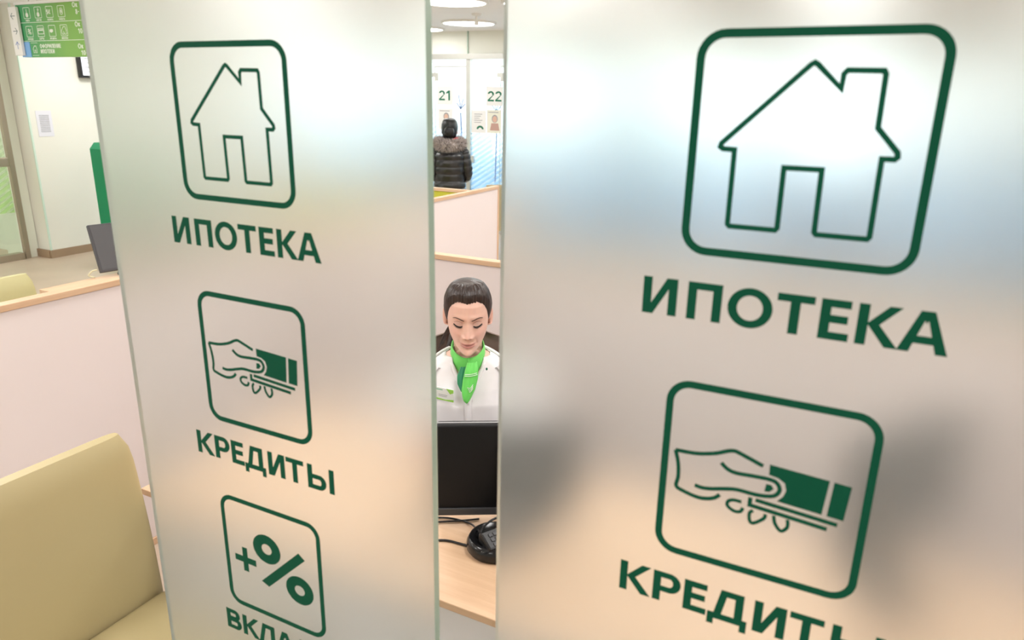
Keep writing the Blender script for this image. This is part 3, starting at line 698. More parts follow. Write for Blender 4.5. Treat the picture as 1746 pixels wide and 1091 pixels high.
#PEOPLE
# ------------------------------------------------------------------ people
def skin_material(name='skin', base=(.72, .44, .35)):
    m = bpy.data.materials.new(name); m.use_nodes = True; nt = m.node_tree; b = nt.nodes['Principled BSDF']
    at = nt.nodes.new('ShaderNodeVertexColor'); at.layer_name = 'tone'
    nz = nt.nodes.new('ShaderNodeTexNoise'); nz.inputs['Scale'].default_value = 60
    mx = nt.nodes.new('ShaderNodeMix'); mx.data_type = 'RGBA'; mx.blend_type = 'MULTIPLY'; mx.inputs[0].default_value = .10
    nt.links.new(at.outputs['Color'], mx.inputs[6]); nt.links.new(nz.outputs['Fac'], mx.inputs[7]); nt.links.new(mx.outputs[2], b.inputs['Base Color'])
    b.inputs['Roughness'].default_value = .45; b.inputs['Subsurface Weight'].default_value = .12; b.inputs['Subsurface Radius'].default_value = (.012, .005, .003)
    b.inputs['Subsurface Scale'].default_value = .6
    return m
SKIN = skin_material()
def table(zs, vs, lo, hi, n=400, sm=9):
    z = np.linspace(lo, hi, n); v = np.interp(z, zs, vs); k = np.ones(sm)/sm
    for _ in range(2): v = np.convolve(np.pad(v, sm//2, mode='edge'), k, 'valid')
    return lambda q: np.interp(q, z, v)
#        z: torso .......................... neck ........... chin ........... face .................... crown
ZS = [-.80, -.70, -.60, -.50, -.40, -.30, -.25, -.215, -.19, -.172, -.158, -.146, -.135, -.125, -.118, -.112, -.104, -.092, -.075, -.055, -.03, 0, .03, .06, .085, .10, .11, .117]
WS = [.165, .175, .15, .132, .15, .168, .178, .176, .158, .120, .082, .060, .054, .052, .051, .051, .052, .0545, .058, .0635, .0665, .0685, .069, .066, .056, .043, .028, .010]
FS = [.10, .10, .10, .10, .125, .125, .105, .085, .07, .055, .042, .034, .030, .036, .062, .082, .089, .0895, .0885, .0885, .0895, .090, .0925, .089, .075, .058, .038, .012]
BS = [.13, .14, .12, .10, .10, .11, .11, .108, .10, .092, .085, .078, .072, .070, .068, .068, .069, .071, .078, .086, .094, .100, .102, .096, .080, .062, .042, .014]
QS = [1, 1, 1, 1, 1, 1, 1, 1, 1, 1, 1, 1, 1, 1.0, 1.05, 1.1, 1.15, 1.15, 1.15, 1.12, 1.08, 1.02, 1, 1, 1, 1, 1, 1]
WJ = list(WS)
for z_, v_ in ((-.118, .024), (-.112, .028), (-.104, .033), (-.092, .0435), (-.075, .0525), (-.055, .0608), (-.03, .0660), (-.125, .029), (-.135, .038), (-.146, .052)): WJ[ZS.index(z_)] = v_
fW, fF, fB, fQ, fJ = [table(ZS, t, -.8, .117, 1200, s) for t, s in ((WS, 13), (FS, 5), (BS, 13), (QS, 13), (WJ, 9))]
def gs(x, s): return np.exp(-(x/s)**2)
def face_disp(x, z):
    ax = np.abs(x)
    d = 0
    # nose: bridge to tip, wings
    t = np.clip((.012-z)/.050, 0, 1)
    prof = np.where(z > -.038, .004+.017*t**1.5, .021*np.exp(-((z+.038)/.0075)**2))
    prof = np.where(z > .012, .004*np.exp(-((z-.012)/.014)**2), prof)
    d = d+prof*np.exp(-(ax/(.0066+.0070*t))**2)
    d = d+.0085*np.exp(-((ax-.0145)/.0058)**2-((z+.040)/.0065)**2)
    # brow, sockets, lids
    d = d+.0035*np.exp(-((ax-.026)/.022)**2-((z-.024)/.008)**2)
    d = d-.0085*np.exp(-((ax-.030)/.016)**2-((z-.006)/.0105)**2)
    d = d-.004*np.exp(-((ax-.016)/.006)**2-((z-.004)/.009)**2)
    d = d+.0058*np.exp(-((ax-.031)/.0125)**2-((z-.003)/.0080)**2)
    # cheeks, smile fold, mouth
    d = d+.0055*np.exp(-((ax-.036)/.017)**2-((z+.034)/.016)**2)
    d = d-.0022*np.exp(-((ax-.0255-.25*(-.05-z))/.0045)**2-((z+.056)/.014)**2)
    zm = z-1.0*ax*ax*6.0+.0008
    mo = np.exp(-(ax/.0225)**4)
    d = d+.0038*mo*np.exp(-((zm+.0660)/.0036)**2)*(1-.25*np.exp(-(ax/.003)**2))+.0042*mo*np.exp(-((zm+.0755)/.0042)**2)-.0030*np.exp(-(ax/.026)**4)*np.exp(-((zm+.0702)/.0016)**2)
    d = d-.003*np.exp(-((ax-.027)/.004)**2-((z+.066)/.006)**2)
    d = d-.0025*np.exp(-(ax/.018)**2-((z+.086)/.0045)**2)
    d = d+.0045*np.exp(-(ax/.016)**2-((z+.102)/.010)**2)
    return d
def ring_xy(z, phi, off=0.0, feat=True):
    W, F, Bk, q = fW(z)+off, fF(z)+off, fB(z)+off, fQ(z)
    c, s = np.cos(phi), np.sin(phi)
    k = np.clip((c+.40)/.55, 0, 1); k = k*k*(3-2*k); W = W+(fJ(z)+off-W)*k
    x = W*np.sign(s)*np.abs(s)**np.where(c > 0, q, 1.0)
    y = np.where(c > 0, -F*c, -Bk*c)
    if feat:
        wgt = np.clip((c-.12)/.35, 0, 1); wgt = wgt*wgt*(3-2*wgt)
        y = y-face_disp(x, z)*wgt*(z > -.13)
    yc = np.interp(z, [-.8, -.3, -.19, -.145, -.118], [.05, .045, .035, .022, 0])      # the torso sits a little behind the face
    return x, y+yc
def bow(p, ang, piv=(.035, -.125), z0=-.165, z1=-.112):
    """nod the head: rotation about the neck, fading out towards the shoulders"""
    p = np.array(p, float); f = np.clip((p[:, 2]-z0)/(z1-z0), 0, 1); f = f*f*(3-2*f); a = ang*f
    y = p[:, 1]-piv[0]; z = p[:, 2]-piv[1]
    p[:, 1] = piv[0]+y*np.cos(a)-z*np.sin(a)*1.0; p[:, 2] = piv[1]+y*np.sin(a)+z*np.cos(a)
    return p
def bowm(p, ang): return [tuple(v) for v in bow(np.array(p), ang)]
def surf(x, z, off=0.0):
    """front surface point of the face at x, z"""
    W, F, q = fJ(z)+off, fF(z)+off, fQ(z)
    s = min(1, abs(x)/W)**(1/q); c = math.sqrt(max(0, 1-s*s))
    y = -F*c-float(face_disp(np.array(x), np.array(z)))
    return (x, y-off*.3, z)
def phis(n, k=.5):
    t = np.linspace(0, 2*np.pi, n, endpoint=False); return t-k*np.sin(t)
def arm_tube(bm, pts, rad, n=12): tube(bm, pts, rad, n, 5, 1.0, True)
def hand(bm, wrist, d, side, up_=Vector((0, 0, 1)), s=1.0, curl=.5):
    """palm plus five tapering bent fingers; d = pointing direction"""
    d = Vector(d).normalized(); lat = d.cross(up_).normalized()*side; up_ = lat.cross(d).normalized()*side
    w0 = Vector(wrist)
    rings = []
    for t, hw, ht in ((0, .024, .019), (.03, .032, .018), (.06, .040, .016), (.085, .040, .013), (.095, .034, .009)):
        c = w0+d*t*s; rings.append([c+lat*math.cos(a)*hw*s+up_*math.sin(a)*ht*s for a in [2*math.pi*k/14 for k in range(14)]])
    loft(bm, rings)
    for i, (lt, L) in enumerate(((.030, .068), (.010, .078), (-.011, .072), (-.031, .056))):
        b = w0+d*.082*s+lat*lt*s; q = [b]; a = .15
        for f in (.45, .32, .25):
            a += curl*(.5 if f > .4 else .8); q.append(q[-1]+(d*math.cos(a)-up_*math.sin(a))*L*f*s)
        tube(bm, q, [.0095*s, .0088*s, .0078*s, .006*s], 8, 3, 1, True, True)
    b = w0+d*.03*s+lat*.026*s
    tube(bm, [b, b+(lat*.75+d*.6)*.030*s-up_*.006*s, b+(lat*.75+d*.9)*.048*s-up_*.016*s, b+(lat*.55+d*1.1)*.062*s-up_*.024*s], [.013*s, .0115*s, .0095*s, .007*s], 8, 3, 1, True, True)
def tone_of(v, base):
    """skin colour by place on the (unbowed) head: lips, cheeks, lids, with painted shade at nostrils and lip parting"""
    x, y, z = v; ax = abs(x); c = np.array(base)
    if y < -.03 and z > -.125:
        zm = z-6*ax*ax+.0008
        lip = math.exp(-(ax/.0235)**6)*(math.exp(-((zm+.0668)/.0034)**4)+math.exp(-((zm+.0748)/.0040)**4))
        c = c*(1-min(1, lip)*.85)+np.array((.50, .17, .16))*min(1, lip)*.85
        line = math.exp(-(ax/.026)**6)*math.exp(-((zm+.0703)/.0013)**2); c = c*(1-.6*line)+np.array((.22, .06, .055))*.6*line  # shade of the lip parting put into the colour
        ck = .35*math.exp(-((ax-.04)/.018)**2-((z+.033)/.016)**2)+.3*math.exp(-(ax/.012)**2-((z+.036)/.012)**2); c = c*(1-ck)+np.array((.80, .40, .33))*ck
        ey = .45*math.exp(-((ax-.031)/.015)**2-((z-.004)/.008)**2); c = c*(1-ey)+np.array((.46, .25, .21))*ey
        ns = .7*math.exp(-((ax-.0075)/.0035)**2-((z+.0475)/.003)**2); c = c*(1-ns)+np.array((.2, .07, .06))*ns  # nostril shade put into the colour, no real hollow there
    return (*c, 1)
def human_core(name, parent, nod, base, zmin, arms=None, n=150):
    """head, neck and trunk as one continuous loft, arms joined in"""
    ph = phis(n); zs = np.concatenate([np.linspace(.1165, .10, 8), np.linspace(.098, -.17, 134), np.linspace(-.176, zmin, 24)])
    P = []
    for z in zs:
        x, y = ring_xy(np.full(n, z), ph); P.append(np.stack([x, y, np.full(n, z)], 1))
    raw = np.concatenate(P); q = bow(raw, nod)
    bm = bmesh.new(); loft(bm, [[tuple(v) for v in q[i*n:(i+1)*n]] for i in range(len(zs))])
    # ears
    nv = len(raw); tones = [tone_of(v, base) for v in raw]
    for sd in (-1, 1):
        rings = []
        for k in range(14):
            t = k/13*2*math.pi*.86-2.2
            c = Vector((sd*.0725, .012+.0155*math.cos(t)*.85, -.008+.027*math.sin(t)))
            rings.append([c+Vector((sd*.008*math.cos(a)+sd*.004*math.cos(t), .0048*math.sin(a), .0048*math.cos(a)*.5)) for a in [2*math.pi*j/8 for j in range(8)]])
        b2 = bmesh.new(); loft(b2, rings)
        loft(b2, [[Vector((sd*(.066+.010*u), .012+.012*u*math.cos(a)*1.1, -.008+.024*math.sin(a))) for a in [2*math.pi*j/12 for j in range(12)]] for u in (.2, .9)])
        for v in b2.verts: v.co = bowm([v.co[:]], nod)[0]
        merge(bm, b2)
    if arms: arms(bm)
    bmesh.ops.recalc_face_normals(bm, faces=bm.faces)
    me = bpy.data.meshes.new(name); bm.to_mesh(me); bm.free()
    ca = me.color_attributes.new('tone', 'FLOAT_COLOR', 'POINT')
    for i in range(len(me.vertices)): ca.data[i].color = tones[i] if i < nv else (base[0], base[1]*.96, base[2]*.95, 1)
    me.materials.append(SKIN)
    return link(name, me, None, parent, True)
def hair_cap(name, parent, nod, m, line, off=.011, grooves=1.0, part=None):
    """hair shell: line(phi) = hairline height"""
    n = 180; ph = np.linspace(0, 2*np.pi, n, endpoint=False); rows = 34; R = []
    hl = np.array([line(p if p < math.pi else 2*math.pi-p)+.0012*math.sin(p*41)+.0009*math.sin(p*67+1) for p in ph])
    for k in range(rows):
        t = k/(rows-1); zz = .1168+(hl-.1168)*t**1.25
        o = off*np.clip((1-t)*3.0, 0, 1)**.75*np.clip(.45+t*3, 0, 1)+.0008
        g = grooves*.0011*(np.sin(ph*46+6*np.sin(ph*5)+t*3)+.6*np.sin(ph*83+2))*np.clip(t*2.2, 0, 1)
        x = np.zeros(n); y = np.zeros(n)
        x, y = ring_xy(zz, ph, 0, False)
        nx = x/np.maximum(fW(zz), .02); ny = (y)/np.maximum(fF(zz), .02); ll = np.sqrt(nx*nx+ny*ny)+1e-6
        lift = np.clip((zz-.03)/.085, 0, 1)
        R.append(np.stack([x+nx/ll*(o+g), y+ny/ll*(o+g), zz+lift*(o+g)*1.15], 1))
    R[0][:, 2] += .001
    bm = bmesh.new(); loft(bm, [[tuple(v) for v in bow(r, nod)] for r in R])
    return bm_to(name, bm, m, parent, True)

# ---- the seated woman
WROT = .53
wm = empty('person', (-1.168, 1.992, 0), 'woman in white shirt and green neckerchief sitting at the desk, looking down', 'person', WROT)
WZ0 = 1.060; NOD = .09
BASE = (.83, .53, .43)
def w_arms(bm):
    for sd in (-1, 1):
        arm_tube(bm, [(sd*.16, .045, -.22), (sd*.21, .0, -.33), (sd*.235, -.08, -.43), (sd*.19, -.21, -.34), (sd*.125, -.325, -.268)], [.045, .040, .036, .033, .025])
        hand(bm, (sd*.125, -.325, -.268), (-sd*.25, -1, 0), sd, s=.92)
    for sd in (-1, 1):
        tube(bm, [(sd*.09, .04, -.56), (sd*.11, -.12, -.545), (sd*.12, -.36, -.535), (sd*.12, -.40, -.60), (sd*.12, -.38, -.80), (sd*.12, -.36, -.97)], [.085, .08, .065, .055, .05, .038], 12, 4)
        tube(bm, [(sd*.12, -.36, -.96), (sd*.12, -.37, -1.0), (sd*.12, -.44, -1.01), (sd*.12, -.53, -1.015)], [.036, .038, .034, .022], 10, 3)
body = human_core('body', wm, NOD, BASE, -.62, w_arms); body.location.z = WZ0
def up(o): o.location.z = WZ0; return o
up(hair_cap('hair', wm, NOD, HAIR, lambda p: np.interp(p, [0, .25, .55, .85, 1.1, 1.28, 1.45, 1.62, 1.9, 2.5, 3.1416], [.0715, .0745, .0750, .064, .040, .010, -.010, .012, -.045, -.085, -.10]), .0105))
def pony(b):
    tube(b, bowm([(0, .10, .0), (.0, .125, -.02), (-.015, .135, -.07), (-.05, .115, -.13), (-.075, .085, -.17)], NOD), [.03, .034, .028, .02, .006], 12, 5)
    for k in range(6): tube(b, bowm([(-.045, .06, -.05+.004*k), (-.072-.002*k, .05, -.09), (-.082-.004*k, .03, -.118-.004*k)], NOD), [.003, .002, .0008], 5, 4)
up(obj_bm('ponytail', pony, HAIR, wm, True))
for sd in (-1, 1):
    br = [surf(sd*x, z, .0012) for x, z in ((.0125, .0160), (.021, .0200), (.031, .0240), (.041, .0240), (.0485, .0195))]
    up(obj_bm('eyebrow', lambda b: tube(b, bowm(br, NOD), [.0011, .0017, .0017, .0013, .0006], 8, 5), mat('brow_brown', (.10, .055, .04), .8), wm, True))
    ls = [surf(sd*x, z, .0006) for x, z in ((.0175, -.0030), (.024, -.0062), (.031, -.0072), (.038, -.0060), (.0455, -.0015))]
    def lash(b):
        tube(b, bowm(ls, NOD), [.0010, .0020, .0024, .0024, .0013], 6, 5)
        for k in range(14):
            t = k/13; x = .019+.027*t; z = -.0035-.0040*math.sin(t*math.pi)+.0028*t*t
            p = surf(sd*x, z, .0006); tube(b, bowm([p, (p[0]+sd*.0012*(t-.3), p[1]-.0035, p[2]-.0032), (p[0]+sd*.003*(t-.2), p[1]-.007, p[2]-.0036)], NOD), [.0008, .0006, .0003], 4)
    up(obj_bm('eyelashes', lash, mat('lash_black', (.012, .008, .008), .6), wm, True))
    cr = [surf(sd*x, z, .0001) for x, z in ((.018, .006), (.025, .0095), (.032, .0102), (.039, .008), (.045, .004))]
    up(obj_bm('eyelid_crease', lambda b: tube(b, bowm(cr, NOD), [.0003, .0006, .0007, .0006, .0003], 5, 5), mat('lid_shade', (.33, .17, .14), .7), wm, True))
# shirt: open V front, sleeves
VB = -.262
def vhalf(z): return np.interp(z, [VB-.001, VB, -.22, -.18, -.15], [0, .001, .020, .043, .056])
def shirt_pt(z, ph, off):
    x, y = ring_xy(np.array([z]), np.array([ph]), off, False); return (float(x[0]), float(y[0]), z)
def shirt(b):
    rows = []; N = 72
    for z in np.concatenate([np.linspace(-.152, -.30, 28), np.linspace(-.31, -.66, 16)]):
        off = .008+np.interp(z, [-.30, -.19, -.15], [.006, .002, .0]); W = float(fW(z))+off
        p0 = math.asin(min(1, float(vhalf(z))/W)) if z > VB else 0.002
        ring = []
        for k in range(N):
            p = p0+(2*math.pi-2*p0)*k/(N-1)
            f = .0035*math.sin(p*9+z*30)*np.interp(z, [-.3, -.2], [1, .2])+.0025*math.sin(p*17-z*55)
            ring.append(shirt_pt(z, p, off+f*.6*min(1, abs(math.sin(p))*3)))
        rows.append(ring)
    loft(b, rows, False, False)
    for sd in (-1, 1):
        arm = [(sd*.13, .05, -.205), (sd*.178, .042, -.235), (sd*.212, .0, -.33), (sd*.240, -.08, -.435), (sd*.195, -.21, -.345), (sd*.14, -.30, -.285)]
        tube(b, arm, [.045, .056, .053, .050, .045, .038], 18, 6)
so = up(obj_bm('shirt', shirt, SHIRT, wm, True))
md = so.modifiers.new('thick', 'SOLIDIFY'); md.thickness = .0016; md.offset = 1
def collar(sd):
    def f(b):
        rows = []
        for k in range(14):
            t = k/13                                   # from nape to the collar point
            z = -.140-.045*t**1.3+.0; ph = math.pi*(1-t)+.50*t if t < 1 else .50
            ph = math.pi-(math.pi-.62)*t
            top = Vector(shirt_pt(z, sd*ph, .010)); n = Vector((top.x, top.y-.03, 0)).normalized()
            wd = .022+.026*t*t
            mid = top+n*.008+Vector((0, 0, .004)); low = top+n*(.012+wd*.55)+Vector((0, -.002*t, -wd*.75))
            if t > .75: low += Vector((sd*.014*(t-.75)*4, -.004, -.006*(t-.75)*4))
            rows.append([top, mid, (mid+low)/2+n*.002, low])
        loft(b, rows, False, False)
    o = up(obj_bm('collar', f, SHIRT, wm, True)); m_ = o.modifiers.new('thick', 'SOLIDIFY'); m_.thickness = .002
    return o
for sd in (-1, 1): collar(sd)
def lapel(sd):
    def f(b):
        rows = []
        for k in range(16):
            z = -.165-(-VB-.165+.02)*k/15*1.0
            W = float(fW(z))+.010; h = float(vhalf(z)); p0 = math.asin(min(1, h/W)) if h > 0 else .0
            a = Vector(shirt_pt(z, sd*p0, .0125)); c = Vector(shirt_pt(z, sd*(p0+.09), .0125))
            rows.append([a, (a+c)/2+Vector((0, -.0015, 0)), c])
        loft(b, rows, False, False)
    o = up(obj_bm('placket', f, SHIRT, wm, True)); m_ = o.modifiers.new('thick', 'SOLIDIFY'); m_.thickness = .002
for sd in (-1, 1): lapel(sd)
def front_band(b):
    rows = []
    for z in np.linspace(VB+.004, -.60, 14):
        y = shirt_pt(z, .0, .0165)[1]; rows.append([(-.012, y+.001, z), (0, y-.001, z), (.012, y+.001, z)])
    loft(b, rows, False, False)
o = up(obj_bm('button_band', front_band, SHIRT, wm, True)); m_ = o.modifiers.new('thick', 'SOLIDIFY'); m_.thickness = .0015
for z in (-.285, -.36, -.44): up(obj_bm('button', lambda b: loft(b, [[(r*math.cos(a), shirt_pt(z, 0, .0165)[1]+dy, z+r*math.sin(a)) for a in [2*math.pi*k/14 for k in range(14)]] for r, dy in ((.005, -.001), (.005, -.003), (.003, -.0035))]), mat('button_white', (.8, .8, .8), .3), wm))
# neckerchief
def scarf(b):
    n = 48; rows = []
    prof = [(-.116, .004), (-.124, .011), (-.136, .016), (-.150, .018), (-.166, .015), (-.180, .010), (-.184, .004)]
    for k in range(n+1):
        p = 2*math.pi*k/n; fr = (1+math.cos(p))/2; ring = []
        for j, (z, off) in enumerate(prof):
            zz = z-.032*fr**2*(.85+.06*j)+.010*(1-fr); c_ = .006*fr
            f = .002*math.sin(p*7+j*1.7)
            x, y = ring_xy(np.array([min(zz, -.128)]), np.array([p]), 0, False)
            W = .0545; F_ = .047+.016*fr
            ring.append((W*math.sin(p)*(1+off*6)+0, (-F_*math.cos(p) if math.cos(p) > 0 else -.078*math.cos(p))-off*math.cos(p)+.028+f, zz))
        rows.append(ring)
    loft(b, rows, False, False)
o = up(obj_bm('neckerchief', scarf, SCARF, wm, True)); m_ = o.modifiers.new('thick', 'SOLIDIFY'); m_.thickness = .003
def ribbon(pts, wds, m, name, thick=.004, bulge=.006, parent=None):
    def f(b):
        P = catmull(pts, 5); ws = np.interp(np.linspace(0, len(pts)-1, len(P)), range(len(pts)), wds); rows = []
        for p, w_ in zip(P, ws):
            rows.append([(p[0]+w_*u, p[1]-bulge*(1-u*u)+.0015*math.sin(u*9), p[2]+w_*.12*u) for u in np.linspace(-1, 1, 11)])
        loft(b, rows, False, False)
    o = up(obj_bm(name, f, m, wm if parent is None else parent, True)); m_ = o.modifiers.new('thick', 'SOLIDIFY'); m_.thickness = thick; return o
ribbon([(-.012, -.060, -.165), (-.018, -.074, -.19), (-.020, -.086, -.215), (-.016, -.097, -.24)], [.012, .017, .015, .006], SCARFD, 'under_tail')
tail = ribbon([(.014, -.060, -.150), (.012, -.079, -.170), (.008, -.091, -.20), (.002, -.102, -.232), (-.003, -.109, -.262), (-.003, -.108, -.276)], [.016, .022, .025, .023, .013, .004], SCARF, 'tail')
WS_ = mat('scarf_white', (.85, .92, .85), .6)
def stripe(pts, r): up(obj_bm('scarf_stripe', lambda b: tube(b, pts, r, 5, 4, 1), WS_, wm, True))
stripe([(-.010, -.0915, -.182), (.010, -.094, -.181), (.030, -.0885, -.178)], .0011)
stripe([(-.010, -.0935, -.187), (.010, -.0965, -.186), (.031, -.0905, -.183)], .0011)
for k in range(3): stripe([(-.002+.003*k, -.1085-.001*k, -.222-.006*k), (.008, -.1085-.0015*k, -.224-.006*k), (.017, -.105-.002*k, -.212-.006*k)], .0011)
# badge and pin
bd = bmesh.new(); abox(bd, (-.032, -.0015, -.0195), (.032, .0015, .0195), .0008)
bo = bm_to('name_badge', bd, mat('badge_white', (.84, .88, .84), .35), wm)
bx_, bz_ = -.083, -.262; bp = shirt_pt(bz_, -.50, .018)
bo.scale = (1.25, 1, 1.2); bo.location = (bx_, bp[1]-.012, WZ0+bz_+.008); bo.rotation_euler = (.12, .05, -.42)
BG = mat('badge_green', (.32, .68, .08), .4)
decal('badge_print', [[(.032, .0195), (.010, .0195), (.022, .004), (.032, .010)], [(-.032, -.0195), (.032, -.0195), (.032, -.012), (.008, -.016), (-.032, -.013)]], BG, bo, (0, -.0016, 0), (1, 0, 0), (0, 0, 1), .0002)
decal('badge_text', rect(-.012, -.003, .014, -.0015)+rect(-.012, -.0075, .012, -.006), INK, bo, (0, -.0016, 0), (1, 0, 0), (0, 0, 1), .0002)
decal('badge_logo', rect(-.022, .012, 0, .0145)+ring2d(-.027, .013, .0025, .0025, .0003, .0003, 10), mat('badge_logo_green', (.1, .5, .25), .4), bo, (0, -.0016, 0), (1, 0, 0), (0, 0, 1), .0002)
pin = up(obj_bm('collar_pin', lambda b: loft(b, [[(.0035*math.cos(a)*q, -.002*d_, .005*math.sin(a)*q) for a in [2*math.pi*k/12 for k in range(12)]] for q, d_ in ((1, 0), (.9, 1), (.3, 1.6))]), DIG, wm))
pin.location = (.063, -.052, WZ0-.178)
def trousers(b):
    for sd in (-1, 1):
        tube(b, [(sd*.085, .06, -.575), (sd*.10, -.10, -.555), (sd*.12, -.34, -.535), (sd*.12, -.405, -.60), (sd*.12, -.39, -.80), (sd*.12, -.36, -.97)], [.105, .098, .08, .075, .066, .055], 14, 5)
    tube(b, [(0, .05, -.56), (0, .06, -.50)], [.16, .16], 18)
up(obj_bm('trousers', trousers, TROUS, wm, True))
def shoes(b):
    for sd in (-1, 1): tube(b, [(sd*.12, -.34, -.995), (sd*.12, -.40, -.995), (sd*.12, -.48, -1.01), (sd*.12, -.55, -1.022)], [.042, .045, .036, .02], 12, 4, .8)
up(obj_bm('shoes', shoes, BLACKP, wm, True))
# her swivel chair
oc = empty('office_chair', (-1.168, 1.992, 0), 'brown leather swivel chair with rounded back behind the seated woman', 'chair', WROT)
def oback(b):
    rings = []
    for k in range(14):
        t = k/13; z = .60+.345*t; hw = .235-.02*t-.13*max(0, (t-.78)/.22)**2.2; yb = .165+.02*t
        rings.append([(hw*math.copysign(abs(math.sin(a))**.7, math.sin(a)), yb+(.03 if t < .99 else .012)*math.cos(a)-.05*(math.sin(a)**2)*1.0, z) for a in [2*math.pi*j/32 for j in range(32)]])
    loft(b, rings)
obj_bm('backrest', oback, BROWNL, oc, True)
autosmooth(obj_bm('seat', lambda b: abox(b, (-.24, -.28, .33), (.24, .17, .40), .03, 4), BROWNL, oc), .9)
obj_bm('back_bracket', lambda b: tube(b, [(0, .10, .335), (0, .22, .36), (0, .225, .64)], .02, 8, 4), BLACKP, oc, True)
obj_bm('gas_column', lambda b: lathe(b, [(.03, .07), (.03, .2), (.018, .2), (.018, .335)], (0, -.04, 0)), STEEL, oc)
for k in range(5):
    a = 2*math.pi*k/5+.3
    obj_bm('base_leg', lambda b: tube(b, [(0, -.04, .085), (.27*math.cos(a), -.04+.27*math.sin(a), .06)], [.024, .015], 8), BLACKP, oc, True)
    obj_bm('caster', lambda b: tube(b, [(.275*math.cos(a)-.02*math.sin(a), -.04+.275*math.sin(a)+.02*math.cos(a), .027), (.275*math.cos(a)+.02*math.sin(a), -.04+.275*math.sin(a)-.02*math.cos(a), .027)], .027, 12), BLACKP, oc, True)

# ---- standing person in the puffer jacket, back turned
PZ = 1.415; PN = .06
pp = empty('person', (-4.09, 6.60, 0), 'person in black puffer jacket with grey fur hood, standing at the booths', 'person', math.pi+.50)
def p_arms(bm):
    for sd in (-1, 1):
        arm_tube(bm, [(sd*.13, .045, -.22), (sd*.172, .05, -.35), (sd*.178, .02, -.45), (sd*.13, -.14, -.51)], [.04, .036, .032, .026])
        hand(bm, (sd*.13, -.14, -.51), (-sd*.4, -.8, .1), sd, s=.95)
        tube(bm, [(sd*.09, .04, -.66), (sd*.095, .04, -.80), (sd*.095, .035, -.98), (sd*.095, .045, -1.20), (sd*.095, .05, -1.36)], [.085, .08, .058, .055, .04], 12, 4)
pbod = human_core('body', pp, PN, (.68, .42, .33), -.72, p_arms, 110); pbod.location.z = PZ
def pu(o): o.location.z = PZ; return o
pu(hair_cap('hair', pp, PN, HAIRB, lambda p: np.interp(p, [0, .55, 1.1, 1.45, 1.62, 1.9, 2.5, 3.1416], [.066, .066, .03, -.02, -.03, -.085, -.115, -.125]), .016, .7))
pu(obj_bm('hair_bun', lambda b: [loft(b, [[(r*math.cos(a), .105+r*.55*math.sin(a), z) for a in [2*math.pi*k/18 for k in range(18)]] for z, r in ((-.075, .01), (-.07, .035), (-.045, .052), (-.01, .055), (.025, .045), (.045, .02))])], HAIRB, pp, True))
for sd in (-1, 1):
    br = [surf(sd*x, z, .0012) for x, z in ((.0125, .0185), (.030, .0265), (.048, .0190))]
    pu(obj_bm('eyebrow', lambda b: tube(b, bowm(br, PN), [.0014, .0022, .0007], 6, 5), HAIRB, pp, True))
    ls = [surf(sd*x, z, .0006) for x, z in ((.0175, -.0030), (.031, -.0065), (.0455, -.0015))]
    pu(obj_bm('eyelashes', lambda b: tube(b, bowm(ls, PN), [.0008, .0016, .0009], 6, 5), HAIRB, pp, True))
def puffer(b):
    rings = []; N = 44
    for z in np.linspace(-.145, -.775, 120):
        W = np.interp(z, [-.775, -.6, -.48, -.36, -.25, -.20, -.17, -.145], [.178, .170, .150, .158, .160, .150, .115, .085])
        D_ = np.interp(z, [-.775, -.6, -.48, -.36, -.25, -.20, -.145], [.165, .155, .135, .150, .145, .125, .085])
        q = .010*abs(math.sin((z+.145)*math.pi/.072))**.6
        if z < -.57 and z > -.585: q = -.006
        rings.append([((W+q+.002*math.sin(a*11+z*40))*math.sin(a), .045-(D_+q+.002*math.sin(a*13-z*50))*math.cos(a), z) for a in [2*math.pi*k/N for k in range(N)]])
    loft(b, rings)
    for sd in (-1, 1):
        P = catmull([(sd*.125, .05, -.180), (sd*.150, .048, -.235), (sd*.175, .055, -.35), (sd*.180, .02, -.45), (sd*.14, -.11, -.50)], 14)
        rr = [np.interp(i, [0, 14, 28, 56], [.045, .058, .056, .046])+.007*abs(math.sin(i*math.pi/7))**.6 for i in range(len(P))]
        tube(b, P, rr, 18)
pu(obj_bm('puffer_jacket', puffer, JACKET, pp, True))
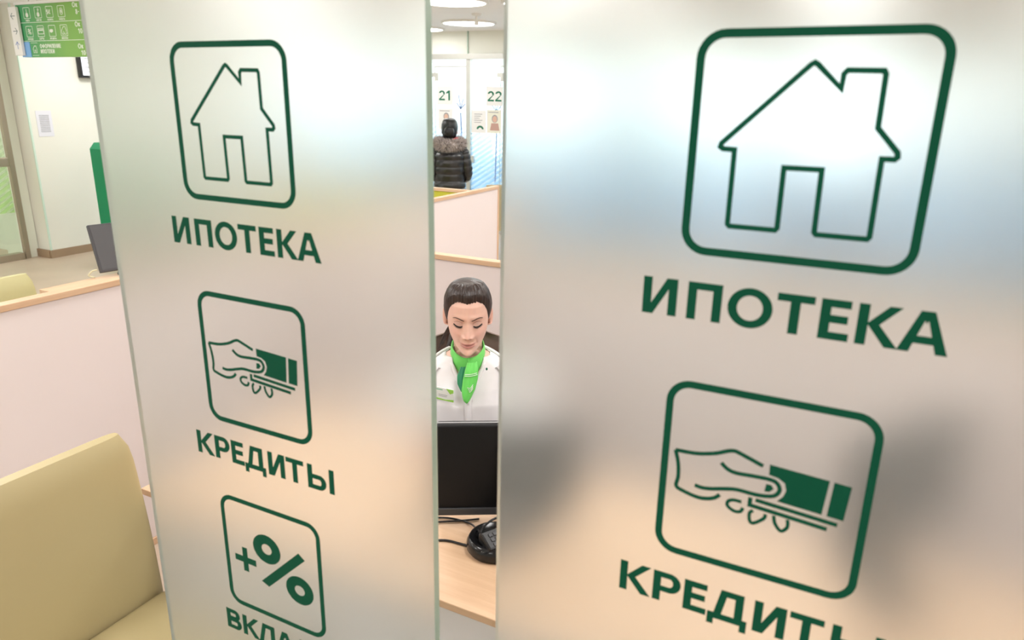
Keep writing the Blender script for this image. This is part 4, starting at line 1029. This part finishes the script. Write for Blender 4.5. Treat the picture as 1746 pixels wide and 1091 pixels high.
def fur(tuft_r, cnt, seed, spread):
    r_ = random.Random(seed)
    def f(b):
        for _ in range(cnt):
            a = r_.uniform(0, 2*math.pi); bk = (1-math.cos(a))/2       # a=pi at the back
            R_ = .085+.040*bk; c = Vector((R_*1.15*math.sin(a), .045-R_*math.cos(a)*1.05, -.112-.030*bk*bk))
            t = r_.uniform(0, 2*math.pi); out = Vector((math.sin(a)*math.cos(t), -math.cos(a)*math.cos(t), math.sin(t)))
            p = c+out*.030*(1+.3*bk); d = (out+Vector((r_.uniform(-1, 1), r_.uniform(-1, 1), r_.uniform(-1.1, .5)))*spread).normalized()
            s1 = d.orthogonal().normalized()*tuft_r; s2 = d.cross(s1); L = r_.uniform(.025, .048)
            v = [b.verts.new(p+s1), b.verts.new(p-s1*.5+s2*.87), b.verts.new(p-s1*.5-s2*.87), b.verts.new(p+d*L)]
            for i, j in ((0, 1), (1, 2), (2, 0)): b.faces.new((v[i], v[j], v[3]))
    return f
pu(obj_bm('fur_hood', fur(.0045, 3800, 3, .5), FUR, pp, False)); pu(obj_bm('fur_tips', fur(.004, 450, 5, .7), FURD, pp, False))
def furcore(b):
    n = 36; rings = []
    for k in range(n+1):
        a = 2*math.pi*k/n; bk = (1-math.cos(a))/2; R_ = .085+.040*bk; c = Vector((R_*1.15*math.sin(a), .045-R_*math.cos(a)*1.05, -.112-.030*bk*bk))
        rings.append([c+Vector((math.sin(a)*math.cos(t), -math.cos(a)*math.cos(t), math.sin(t)))*.034*(1+.3*bk) for t in [2*math.pi*j/12 for j in range(12)]])
    loft(b, rings, False)
pu(obj_bm('hood_lining', furcore, FUR, pp, True))
pu(obj_bm('red_scarf', lambda b: tube(b, [(-.07, .0, -.125), (-.085, .04, -.095), (-.075, .085, -.078), (-.04, .11, -.088)], [.01, .016, .017, .008], 8, 5), RED, pp, True))
def ptr(b):
    for sd in (-1, 1): tube(b, [(sd*.09, .045, -.70), (sd*.10, .04, -.85), (sd*.10, .035, -1.0), (sd*.10, .05, -1.25)], [.10, .09, .07, .06], 14, 4)
pu(obj_bm('trousers', ptr, TROUS, pp, True))
def boots(b):
    for sd in (-1, 1):
        tube(b, [(sd*.10, .05, -1.12), (sd*.10, .05, -1.25), (sd*.10, .05, -1.345)], [.068, .06, .055], 14, 4)
        tube(b, [(sd*.10, .07, -1.365), (sd*.10, .0, -1.365), (sd*.10, -.10, -1.375), (sd*.10, -.155, -1.385)], [.05, .05, .042, .026], 12, 4, .9)
pu(obj_bm('boots', boots, BLACKP, pp, True))
